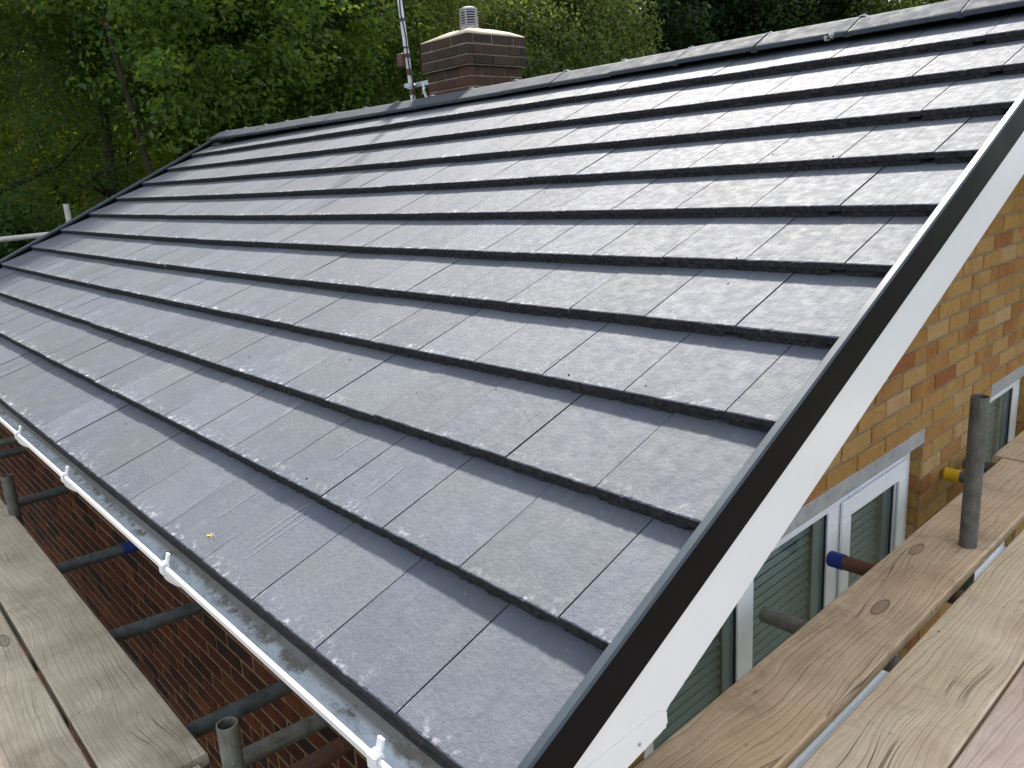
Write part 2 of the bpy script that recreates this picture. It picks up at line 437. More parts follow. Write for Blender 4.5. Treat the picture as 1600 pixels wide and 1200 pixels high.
M["slat"] = mat_simple("blind_slat_paint", (0.46, 0.50, 0.49), 0.5, 0.4, 0.05, 6)
M["dark_room"] = mat_simple("dim_interior", (0.02, 0.022, 0.022), 0.9)
M["mast"] = mat_simple("aluminium_mast", (0.55, 0.57, 0.59), 0.4, 0.5, 0.1, 9)
M["brown"] = mat_simple("brown_plastic", (0.085, 0.035, 0.026), 0.55, 0.4, 0.3, 12)
M["cable"] = mat_simple("black_cable", (0.015, 0.015, 0.015), 0.5)
M["steel"] = mat_simple("galvanised_bracket", (0.42, 0.44, 0.46), 0.4, 0.5, 0.2, 20, metal=0.6)
M["pot"] = mat_simple("grey_vent_cowl", (0.30, 0.29, 0.295), 0.6, 0.4, 0.1, 20)
M["lump"] = mat_simple("mortar_crumb", (0.45, 0.43, 0.38), 0.95, 0.2, 0.3, 60, 0.8, 120)
M["paint"] = mat_simple("yellow_spray_paint", (0.62, 0.47, 0.06), 0.7, 0.2, 0.2, 200)
M["chalk"] = mat_simple("chalk_dust", (0.27, 0.28, 0.30), 0.95, 0.1, 0.3, 90)
M["bark"] = mat_simple("bark", (0.038, 0.030, 0.022), 0.95, 0.15, 0.4, 6, 0.8, 30)
M["grass"] = mat_simple("grass_ground", (0.075, 0.080, 0.055), 0.95, 0.15, 0.35, 0.6, 0.6, 9)

# ------------------------------------------------------------------ roof surface (it sags a little, as old rafters do)
TH = math.radians(25.633)
CT, ST = math.cos(TH), math.sin(TH)
G, W, L = 0.30894, 0.295, 7.953
SMAX = 10.8 * G
TN = 0.037
def roof(X, S):
    u = S / SMAX; v = min(max(-X / L, 0), 1); sv = math.sin(PI * v)
    s = -0.0437 * sv * math.sin(PI * min(max(u, 0), 1)) + 0.01767 * sv - 0.01897 * u * (1 - u) - 0.0008 * sv * u
    return Vector((X, S * CT - s * ST, S * ST + s * CT))
RN = Vector((0, -ST, CT))
Y_RIDGE = 3.12
def ridge_z(X):
    return 1.528 + 0.035 * max(0, (-X - 4) / 4) ** 1.5
WALL_X, WALL_Y, GROUND = -0.34, 0.305, -5.3

# ------------------------------------------------------------------ the setting
g = MB(); N = 40
ang = [2 * PI * i / N for i in range(N)]
g.add([(0, 0, GROUND)] + [(250 * math.cos(a), 250 * math.sin(a), GROUND) for a in ang], [(0, 1 + i, 1 + (i + 1) % N) for i in range(N)])
tag(g.build("ground", M["grass"]), kind="structure")

# ------------------------------------------------------------------ the house
house = empty("house", (0, 0, GROUND))
tag(house, "brick house with a freshly laid dark grey tiled roof and white bargeboard", "house")
HM = Matrix.Translation((0, 0, -GROUND))
def part(mb, name, mats, parent=None):
    o = mb.build(name, mats, parent or house)
    if parent is None: o.matrix_local = HM
    return o
def sub(me, name, parent, mat=None):
    return link(name, me, parent, mat)

# roof deck (felt) under the tiles and the rear slope
rf = MB()
nx = 24
xs = [0.035 - (L + .035) * i / nx for i in range(nx + 1)]
ss = [-0.01] + [k * G for k in range(1, 11)] + [10.95 * G]
grid = [[roof(x, s) - RN * (0.064 if s > 0 else 0.05) for s in ss] for x in xs]
vs = [p for r in grid for p in r]; m_ = len(ss)
rf.add(vs, [(i * m_ + j, i * m_ + j + 1, (i + 1) * m_ + j + 1, (i + 1) * m_ + j) for i in range(nx) for j in range(m_ - 1)])
rf.add([(0.0, Y_RIDGE, 1.44), (-L, Y_RIDGE, 1.44), (-L, 2 * Y_RIDGE, -0.06), (0.0, 2 * Y_RIDGE, -0.06)], [(0, 1, 2, 3)])
roof_o = part(rf, "roof", M["felt"])

# tiles: an upper layer with a rough nose, a lower layer set 45 mm across so that each tile hooks under its neighbour
def tile_mesh(w, seed, lock=True):
    r = np.random.default_rng(seed)
    mb = MB(); gap = 0.0042; LT = G + 0.07
    nxx = max(3, int(w / 0.009)); ny = 4
    ys = [0.0, 0.004, 0.03, 0.16, LT]
    def wob(n, amp, k=3):
        a = r.normal(0, 1, n + k); a = np.convolve(a, np.ones(k) / k, 'valid')[:n]
        return a * amp
    nose = wob(nxx + 1, 0.0008); chip = np.abs(wob(nxx + 1, 0.0014, 2)) * (r.random(nxx + 1) < 0.35)
    low1 = wob(nxx + 1, 0.0018, 2); low2 = wob(nxx + 1, 0.0026, 2); bz = np.abs(wob(nxx + 1, 0.0050, 2)) * (r.random(nxx + 1) < 0.6)
    X = [-(w - gap) * i / nxx for i in range(nxx + 1)]
    vs = []
    for j, y in enumerate(ys):
        for i, x in enumerate(X):
            zz = r.normal(0, 0.00025)
            if j == 0: vs.append((x, nose[i] + 0.0015, -0.0022 - chip[i]))
            elif j == 1: vs.append((x, y + nose[i] + chip[i] * 1.5, -0.0003 - chip[i] * 0.3))
            elif j in (2, 3): vs.append((x, y, zz))
            else: vs.append((x, y, 0.0))
    n = nxx + 1
    fs = [(j * n + i, j * n + i + 1, (j + 1) * n + i + 1, (j + 1) * n + i)[::-1] for j in range(ny) for i in range(nxx)]
    mb.add(vs, fs, 0, False)
    zm = -TN * 0.5
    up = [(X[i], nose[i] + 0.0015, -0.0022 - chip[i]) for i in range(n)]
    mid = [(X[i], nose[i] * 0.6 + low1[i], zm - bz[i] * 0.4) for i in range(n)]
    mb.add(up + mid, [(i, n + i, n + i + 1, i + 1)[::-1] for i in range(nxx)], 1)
    # sides, underside of the upper layer
    for x, e in ((X[0], 0), (X[-1], nxx)):
        q = [(x, ys[0] + nose[e] + 0.0015, -0.0022), (x, LT, 0), (x, LT, zm), (x, low1[e], zm)]
        mb.add(q, [(0, 1, 2, 3) if e else (3, 2, 1, 0)])
    # lower layer
    sh = -0.045 if lock else 0.0
    X2 = [x + sh for x in X]
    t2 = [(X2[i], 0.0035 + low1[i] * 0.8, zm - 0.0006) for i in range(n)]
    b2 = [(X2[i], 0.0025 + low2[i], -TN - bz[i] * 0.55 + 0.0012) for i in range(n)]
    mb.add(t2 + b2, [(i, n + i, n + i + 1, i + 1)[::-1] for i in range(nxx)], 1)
    mb.add(t2 + [(X2[i], LT, zm - 0.0006) for i in range(n)], [(i, i + 1, n + i + 1, n + i)[::-1] for i in range(nxx)])
    mb.add(b2 + [(X2[i], LT, -TN) for i in range(n)], [(i, i + 1, n + i + 1, n + i) for i in range(nxx)])
    for x, e in ((X2[0], 0), (X2[-1], nxx)):
        mb.add([(x, 0.0035 + low1[e] * .8, zm - .0006), (x, LT, zm - .0006), (x, LT, -TN), (x, 0.0025 + low2[e], -TN)], [(0, 1, 2, 3) if e else (3, 2, 1, 0)])
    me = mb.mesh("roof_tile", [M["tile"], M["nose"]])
    return me
full = [tile_mesh(W, 100 + i) for i in range(10)]
cut = {}
for k in range(11):
    o0 = 0.2674 if k % 2 == 0 else 0.1170
    edges = [-0.034]; e = o0
    while e < L - 0.004:
        edges.append(e); e += W
    edges.append(L)
    if edges[-1] - edges[-2] < 0.03: edges.pop(-2)
    for i in range(len(edges) - 1):
        a, b = edges[i], edges[i + 1]; w = b - a
        if abs(w - W) < 0.002: me = full[random.randrange(10)]
        else:
            key = round(w, 3)
            if key not in cut: cut[key] = tile_mesh(w, 500 + len(cut), lock=(i > 0))
            me = cut[key]
        P0 = roof(-a, k * G); P1 = roof(-b, k * G); Q = roof(-(a + b) / 2, (k + 1) * G) - RN * (TN + 0.001)
        mid = (P0 + P1) / 2
        ex = (P0 - P1).normalized(); ey = (Q - mid).normalized(); ez = ex.cross(ey).normalized(); ey = ez.cross(ex)
        dz = random.gauss(0, 0.0006); dy = random.gauss(0, 0.0012)
        rot = Matrix.Rotation(random.gauss(0, 0.0014), 4, 'Z') @ Matrix.Rotation(random.gauss(0, 0.0015), 4, 'Y') @ Matrix.Rotation(random.gauss(0, 0.002), 4, 'X')
        B = Matrix((ex, ey, ez)).transposed().to_4x4()
        B.translation = P0 + ez * dz + ey * dy
        sub(me, "roof_tile", roof_o, B @ rot)

# ridge tiles, the black unions between them and their clips
prof_o = [(-.156, -.092), (-.156, -.074), (-.149, -.067), (-.04, -.010), (-.015, -.001), (.015, -.001), (.04, -.010), (.149, -.067), (.156, -.074), (.156, -.092)]
prof_i = [(.144, -.092), (.144, -.082), (.09, -.054), (.02, -.018), (-.02, -.018), (-.09, -.054), (-.144, -.082), (-.144, -.092)]
xr = 0.045; k = 0
joints = []
while xr > -L + 0.12:
    x1 = max(-0.416 - 0.4555 * k, -L + 0.09)
    if x1 > xr - 0.05: break
    mb = MB()
    dzz = random.gauss(0, 0.002)
    zr0, zr1 = ridge_z(xr) + dzz, ridge_z(x1) + dzz + random.gauss(0, .0015)
    sc = 1.0 + random.gauss(0, 0.006)
    mb.extrude(prof_o + prof_i, [lambda a, b, X=xr - .006, zz=zr0: (X, Y_RIDGE + a * sc, zz + b), lambda a, b, X=x1 + .006, zz=zr1: (X, Y_RIDGE + a * sc, zz + b)])
    o = mb.build("ridge_tile", M["ridge"], roof_o); bevel(o, 0.003, 2)
    joints.append(x1); xr = x1; k += 1
for x1 in joints[:-1]:
    zz = ridge_z(x1)
    mb = MB(); q = [(a * 0.995, b - 0.002) for a, b in prof_o] + [(a, b - .004) for a, b in prof_i]
    mb.extrude(q, [lambda a, b: (x1 + .016, Y_RIDGE + a, zz + b), lambda a, b: (x1 - .016, Y_RIDGE + a, zz + b)])
    mb.build("ridge_union", M["felt"], roof_o)
    mb = MB(); mb.box(x1 - .012, x1 + .012, Y_RIDGE - .022, Y_RIDGE + .022, zz + .0005, zz + .006); mb.tube((x1, Y_RIDGE, zz + .005), (x1, Y_RIDGE, zz + .011), .007, n=8)
    mb.build("ridge_clip", M["steel"], roof_o)
mb = MB()
for sgn in (-1, 1):
    for i in range(24):
        xa, xb = .02 - (L + .02) * i / 24, .02 - (L + .02) * (i + 1) / 24
        for y in ((Y_RIDGE - .112, Y_RIDGE - .05),):
            pa = [Vector((x, Y_RIDGE + sgn * (Y_RIDGE - yy) * -1 if sgn > 0 else yy, 0)) for x in (xa, xb) for yy in y]
            for p, x in zip(pa, (xa, xa, xb, xb)):
                p.z = roof(x, (min(p.y, 2 * Y_RIDGE - p.y)) / CT).z - 0.016
            mb.add(pa, [(0, 1, 3, 2)])
mb.build("ridge_roll", M["felt"], roof_o)

# ------------------------------------------------------------------ verge: black dry-verge trim, white bargeboard, box end
def slope_poly(hs, X, Y0, Y1):
    return None
def verge(x_in, x_out, name="verge_trim"):
    """x_in over the tiles, x_out the outer face"""
    sg = 1 if x_out > x_in else -1
    mb = MB()
    st = [i * G * 0.5 for i in range(-0, 22)] + [Y_RIDGE / CT]
    lip = sg * 0.026
    poly = [(x_in - sg * 0.003, 0.003), (x_in - sg * 0.003, 0.018), (x_in + sg * 0.001, 0.0225), (x_out - sg * 0.004, 0.029), (x_out, 0.024),
            (x_out, -0.066), (x_out - sg * 0.003, -0.068), (x_out - sg * 0.003, 0.006)]
    def at(S):
        base = roof(0 if x_out > -1 else -L, S)
        return lambda a, b: (a, base.y - ST * b, base.z + CT * b)
    mb.extrude(poly, [at(s) for s in [-0.012] + st[1:]])
    # material 1 (top band) on the faces that look up
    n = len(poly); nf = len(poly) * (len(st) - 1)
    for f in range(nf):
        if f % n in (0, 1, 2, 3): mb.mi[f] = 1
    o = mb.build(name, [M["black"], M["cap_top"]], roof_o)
    return o
verge(0.027, 0.052)
verge(-L - 0.004, -L - 0.034)

def barge(x0, x1):
    mb = MB()
    def yz(S, h): return (S * CT - h * ST, S * ST + h * CT)
    top0 = yz(0.02, -.060); apex_t = (Y_RIDGE, (Y_RIDGE + ST * -.060) / CT * ST + CT * -.060)
    def y_at_z(h, z): S = (z - h * CT) / ST; return S * CT - h * ST
    zt = -0.045
    z_ap = lambda h: Y_RIDGE * math.tan(TH) + h / CT
    yA = y_at_z(-.060, zt); yB = y_at_z(-.215, zt)
    for m in (1, -1):
        fy = (lambda y: y) if m == 1 else (lambda y: 2 * Y_RIDGE - y)
        pts = [(max(yA, -.02), max(zt, (-.02) * math.tan(TH) - .06 / CT)), (yB, zt), (Y_RIDGE, z_ap(-.215)), (Y_RIDGE, z_ap(-.060)), (-.02, -.02 * math.tan(TH) - .060 / CT)]
        pts = [(-.02, -.074), (yB - .03, -.074), (yB, zt), (Y_RIDGE, z_ap(-.215)), (Y_RIDGE, z_ap(-.060)), (-.02, -.02 * math.tan(TH) - .060 / CT)]
        v0 = [(x0, fy(a), b) for a, b in pts]; v1 = [(x1, fy(a), b) for a, b in pts]; n = len(pts)
        mb.add(v0 + v1, [tuple(range(n)), tuple(range(n, 2 * n))[::-1]] + [(i, n + i, n + (i + 1) % n, (i + 1) % n) for i in range(n)])
    return mb
bo = part(barge(0.022, 0.044), "bargeboard", M["white"])
bx = MB()
poly = [(-.03, -.036), (.372, -.036), (.396, -.052), (.398, -.076), (.382, -.086), (-.03, -.150)]
bx.extrude(poly, [lambda a, b: (0.0446, a, b), lambda a, b: (0.0456, a, b)])
bx.box(-.30, .0446, .37, .395, -.086, -.076)
sub(bx.mesh("box_end", M["white"]), "box_end", bo); 
sc_ = MB()
sc_.tube((.0473, .312, -.072), (.0490, .312, -.072), .0035, n=10); sub(sc_.mesh("screw_head", M["steel"]), "screw_head", bo)
sf = MB()
for m in (1, -1):
    fy = (lambda y: y) if m == 1 else (lambda y: 2 * Y_RIDGE - y)
    for x0, x1 in ((-.345, .021),):
        q = [(x, fy(y), y * math.tan(TH) - .200 / CT) for x in (x0, x1) for y in (.36, Y_RIDGE)]
        q2 = [(a, b, c + .01) for a, b, c in q]
        sf.add(q + q2, [(0, 1, 3, 2), (4, 6, 7, 5), (0, 2, 6, 4), (1, 5, 7, 3), (0, 4, 5, 1), (2, 3, 7, 6)])
sf.box(-L, .02, .062, .30, -.215, -.205)
part(sf, "soffit", M["white"])
fb = MB(); fb.box(-L - .03, .02, .040, .060, -.215, -.045); part(fb, "fascia", M["white"])
# far bargeboard
bf = barge(-L - .040, -L - .020); part(bf, "bargeboard", M["white"])

# ------------------------------------------------------------------ gutter
def gz(X): return -0.046 + 0.0177 * math.sin(PI * min(max(-X / L, 0), 1))
R_G = 0.054
def gutter_prof():
    o, i = [], []
    for k in range(17):
        a = PI + PI * k / 16
        o.append((R_G * math.cos(a), R_G * math.sin(a))); i.append(((R_G - .0028) * math.cos(a), (R_G - .0028) * math.sin(a)))
    lip = [(-R_G - .001, 0.006), (-R_G - .006, 0.006), (-R_G - .007, -0.006), (-R_G - .001, -.010)]
    return lip[::-1], o, i
YG = -0.003
gm = MB(); nst = 40
lipp, po, pi_ = gutter_prof()
gx = [0.03 - (L + .06) * i / nst for i in range(nst + 1)]
def sheet(prof, flip):
    n = len(prof)
    vs = [(x, YG + a, gz(x) + b) for x in gx for a, b in prof]
    fs = [(k * n + i, k * n + i + 1, (k + 1) * n + i + 1, (k + 1) * n + i) for k in range(nst) for i in range(n - 1)]
    gm.add(vs, [f[::-1] for f in fs] if flip else fs, 0, True)
sheet(po, False); sheet(pi_, True)
bead = [(-R_G + .0028, 0.0), (-R_G + .001, .0065), (-R_G - .004, .0075), (-R_G - .008, .004), (-R_G - .008, -.008), (-R_G - .004, -.011), (-R_G + .0005, -.009)]
gm.extrude(bead, [(lambda a, b, X=x: (X, YG + a, gz(X) + b)) for x in gx])
gm.extrude([(R_G - .003, -.002), (R_G, -.002), (R_G, .004), (R_G - .003, .004)], [(lambda a, b, X=x: (X, YG + a, gz(X) + b)) for x in gx])
for xe in (gx[0],):
    n = len(po); gm.add([(xe, YG + a, gz(xe) + b) for a, b in po], [tuple(range(n))])
gut = part(gm, "gutter", M["gutter"])
for xb in (-7.3, -6.3, -5.4, -4.3, -3.06, -2.30, -1.285, -0.245):
    mb = MB(); z0 = gz(xb)
    w2 = .013
    st_ = []
    for k in range(9):
        a = PI * (1.0 + .52 * k / 8); wd = .011 + .016 * min(1, k / 5) if k < 7 else .027 - .008 * (k - 6)
        st_.append((a, wd))
    def strap(a, w, rr): return [(xb - w, YG + rr * math.cos(a), z0 + rr * math.sin(a)), (xb + w, YG + rr * math.cos(a), z0 + rr * math.sin(a))]
    vs = []
    for a, w in st_: vs += strap(a, w, R_G + .010 + .007 * (a - PI) / (.52 * PI)) + strap(a, w, R_G + .001)
    mb.add(vs, [f for k in range(8) for q in (k * 4,) for f in ((q, q + 1, q + 5, q + 4), (q + 2, q + 6, q + 7, q + 3), (q, q + 4, q + 6, q + 2), (q + 1, q + 3, q + 7, q + 5))])
    mb.add(vs[-4:], [(0, 1, 3, 2)])
    # hook over the lip with its raised tab
    hook = [(-R_G - .013, -.016), (-R_G - .0085, -.016), (-R_G - .0085, .008), (-R_G + .004, .008), (-R_G + .006, .003), (-R_G + .009, .003), (-R_G + .006, .0135), (-R_G - .013, .0125)]
    mb.extrude(hook, [lambda a, b: (xb - w2, YG + a, z0 + b), lambda a, b: (xb + w2, YG + a, z0 + b)])
    tab = [(-R_G + .003, .010), (-R_G + .008, .010), (-R_G + .016, .034), (-R_G + .010, .036)]
    mb.extrude(tab, [lambda a, b: (xb - .008, YG + a, z0 + b), lambda a, b: (xb + .008, YG + a, z0 + b)])
    for k in range(2, 7):                      # raised rib down the middle of the strap
        pa = [strap(st_[j][0], .002, R_G + .0125 + .007 * j / 8) for j in (k, k + 1)]
        mb.add(pa[0] + pa[1] + strap(st_[k][0], .002, R_G + .012) + strap(st_[k + 1][0], .002, R_G + .012), [(0, 1, 3, 2), (0, 2, 6, 4), (1, 5, 7, 3)])
    o = sub(mb.mesh("gutter_bracket", M["white"]), "gutter_bracket", gut)

# ------------------------------------------------------------------ brick walls
CH, BL, JT = 0.0733, 0.2325, 0.010
Z0 = 0.040                                     # height of one bed joint on both walls
WIN = [(0.80, 2.645, -1.30, -0.235), (3.455, 4.085, -1.30, -0.235)]      # openings y0 y1 z0 z1 in the gable
LIN = [(0.74, 2.650, -0.236, -0.172), (3.455, 4.085, -0.236, -0.172)]
def brick_shape(mb, c, axis, l, h, d, seed):
    """one brick with chamfered face edges; c = centre of its face, axis 'x' or 'y' along the wall; face looks -Y or +X"""
    r = random.Random(seed); ch = .003
    a0, a1, h0, h1 = -l / 2, l / 2, -h / 2, h / 2
    j = lambda: r.uniform(-.0011, .0011)
    back = [(a0 + j(), h0 + j()), (a1 + j(), h0 + j()), (a1 + j(), h1 + j()), (a0 + j(), h1 + j())]
    fr = [(x + (ch if x < 0 else -ch), y + (ch if y < 0 else -ch)) for x, y in back]
    if axis == 'x': T = lambda p, dd: (c[0] + p[0], c[1] + dd, c[2] + p[1])
    else: T = lambda p, dd: (c[0] - dd, c[1] + p[0], c[2] + p[1])
    vs = [T(p, d) for p in back] + [T(p, ch) for p in back] + [T(p, 0) for p in fr]
    mb.add(vs, [(8, 9, 10, 11)] + [(i, (i + 1) % 4, 4 + (i + 1) % 4, 4 + i) for i in range(4)] + [(4 + i, 4 + (i + 1) % 4, 8 + (i + 1) % 4, 8 + i) for i in range(4)])
variants = {}
def brick_mesh(axis, l, h, mat, seed):
    key = (axis, round(l, 3), round(h, 3), mat, seed % 5)
    if key not in variants:
        mb = MB(); brick_shape(mb, (0, 0, 0), axis, l, h, .022, seed % 5 + int(l * 1000)); variants[key] = mb.mesh("brick", M[mat])
    return variants[key]
def lay(face, axis, a_lo, a_hi, z_lo, z_hi, keep, name, mat, parent, limit=300, order=None, JT=JT):
    items = []
    k0, k1 = math.floor((z_lo - Z0) / CH), math.ceil((z_hi - Z0) / CH)
    for k in range(k0, k1):
        zc = Z0 + (k + .5) * CH; ph = (k % 2) * BL / 2 + random.uniform(-.012, .012) + (0.06 if axis == 'y' else 0)
        i0 = math.floor((a_lo - ph) / BL); i1 = math.ceil((a_hi - ph) / BL)
        for i in range(i0, i1):
            s0, s1 = ph + i * BL, ph + (i + 1) * BL
            for u0, u1 in keep(max(s0, a_lo), min(s1, a_hi), zc):
                if u1 - u0 < .03: continue
                items.append(((u0 + u1) / 2, zc, u1 - u0 - JT))
    items.sort(key=order)
    rest = MB(); nr = 0
    for n_, (u, zc, l) in enumerate(items):
        pr = random.uniform(-.0018, .0018)
        c = (u, face - .003 + pr, zc) if axis == 'x' else (face + .006 + pr, u, zc)
        if n_ < limit:
            o = sub(brick_mesh(axis, l, CH - JT, mat, random.randrange(100)), name, parent, Matrix.Translation(c))
        else:
            brick_shape(rest, c, axis, l, CH - JT, .022, n_); nr += 1
    if nr:
        o = rest.build(name.replace("brick", "brickwork"), M[mat + "s"], parent); o["kind"] = "stuff"
# gable wall: mortar core cut round the windows
gw = MB()
t_ = math.tan(TH)
ylo, yhi = WALL_Y + .004, 2 * Y_RIDGE - WALL_Y
def gable_poly(mb, pts, x0, x1, mi=0):
    n = len(pts); v = [(x1, a, b) for a, b in pts] + [(x0, a, b) for a, b in pts]
    mb.add(v, [tuple(range(n)), tuple(range(n, 2 * n))[::-1]] + [(i, n + i, n + (i + 1) % n, (i + 1) % n) for i in range(n)], mi)
zt = lambda y: min(y, 2 * Y_RIDGE - y) * t_ - .19 / CT
GX0, GX1 = WALL_X - .22, WALL_X
LOWZ = -1.62
seg = [ylo, WIN[0][0], WIN[0][1], WIN[1][0], WIN[1][1], yhi]
for i in range(5):
    a, b = seg[i], seg[i + 1]
    win = i in (1, 3)
    zlow = WIN[0][3] if win else LOWZ
    top = [(b, zt(b)), (a, zt(a))] if not (a < Y_RIDGE < b) else [(b, zt(b)), (Y_RIDGE, zt(Y_RIDGE)), (a, zt(a))]
    if zt(a) > zlow: gable_poly(gw, [(a, zlow), (b, zlow)] + top, GX0, GX1)
    else: gable_poly(gw, [(a, min(zlow, zt(a) - .02)), (b, min(zlow, zt(a) - .02))] + top, GX0, GX1)
    if win: gable_poly(gw, [(a, LOWZ), (b, LOWZ), (b, WIN[0][2]), (a, WIN[0][2])], GX0, GX1)
gable_poly(gw, [(ylo, GROUND - .05), (yhi, GROUND - .05), (yhi, LOWZ), (ylo, LOWZ)], GX0, GX1 + .002, 1)
gable = part(gw, "gable_wall", [M["mortar_y"], M["wall_y"]])
def keep_g(u0, u1, zc):
    segs = [(u0, u1)]
    for y0, y1, z0, z1 in WIN + LIN:
        if z0 - .01 < zc < z1 + .028:
            out = []
            for a, b in segs:
                if b <= y0 or a >= y1: out.append((a, b)); continue
                if a < y0: out.append((a, y0 + JT / 2))
                if b > y1: out.append((y1 - JT / 2, b))
            segs = out
    # under the rake
    ymin = (zc + CH / 2 + .19 / CT) / t_
    ymax = 2 * Y_RIDGE - ymin
    return [(max(a, ymin), min(b, ymax)) for a, b in segs if min(b, ymax) - max(a, ymin) > .04]
vis_g = lambda it: (0 if (it[1] > -.68 and it[0] < 4.5) else 1, it[0] + abs(it[1]) * .3)
lay(WALL_X, 'y', ylo, 5.2, LOWZ + .02, 1.25, keep_g, "yellow_brick", "yb", gable, 300, vis_g)
# reveal bricks at the window jambs (the short returns)
rv = MB()
for y0, y1, z0, z1 in WIN:
    for s_ in (0, 1):
        y = y1 if s_ else y0
        for k in range(int((z1 - z0) / CH)):
            zc = z1 - (k + .5) * CH - .002
            c = (WALL_X - .052 if k % 2 else WALL_X - .045, y + (.008 if s_ else -.008), zc)
            d = .09 if k % 2 else .075
            rv.box(c[0] - d / 2, c[0] + d / 2, c[1] - .012, c[1] + .006 if s_ else c[1] + .012, zc - .0315, zc + .0315)
o = rv.build("reveal_brickwork", M["ybs"], gable); o["kind"] = "stuff"
for y0, y1, z0, z1 in LIN:
    mb = MB(); mb.box(WALL_X - .10, WALL_X + .008, y0, y1, z0, z1)
    bevel(sub(mb.mesh("lintel", M["concrete"]), "lintel", gable), .003, 2)

# front wall
fw = MB()
fw.box(-L + .32, WALL_X - .001, WALL_Y, WALL_Y + .22, -1.72, -.205)
fw.box(-L + .32, WALL_X - .0015, WALL_Y - .002, WALL_Y + .22, GROUND - .05, -1.72, 1)
front = part(fw, "front_wall", [M["mortar_r"], M["wall_r"]])
lay(WALL_Y, 'x', -L + .33, WALL_X - .002, -1.70, -.21, lambda a, b, z: [(a, b)], "red_brick", "rb", front, 300,
    lambda it: (0 if -1.50 < it[1] < -.52 else 1, -it[0]), JT=.014)
# the other two walls and the rooms behind the glass
ow = MB()
gable_poly(ow, [(ylo, GROUND - .05), (yhi, GROUND - .05), (yhi, zt(yhi)), (Y_RIDGE, zt(Y_RIDGE)), (ylo, zt(ylo))], -L + .10, -L + .318)
ow.box(-L + .32, WALL_X - .222, yhi - .22, yhi - .001, GROUND - .05, -.25)
part(ow, "rear_wall", M["wall_r"])
rm = MB()
for y0, y1, z0, z1 in WIN:
    x0, x1 = -1.6, GX0 - .002
    a, b = y0 - .2, y1 + .2
    rm.add([(x0, a, z0 - .3), (x0, b, z0 - .3), (x0, b, z1 + .1), (x0, a, z1 + .1), (x1, a, z0 - .3), (x1, b, z0 - .3), (x1, b, z1 + .1), (x1, a, z1 + .1)],
           [(0, 1, 2, 3), (0, 4, 5, 1), (3, 2, 6, 7), (0, 3, 7, 4), (1, 5, 6, 2)])
part(rm, "room", M["dark_room"])

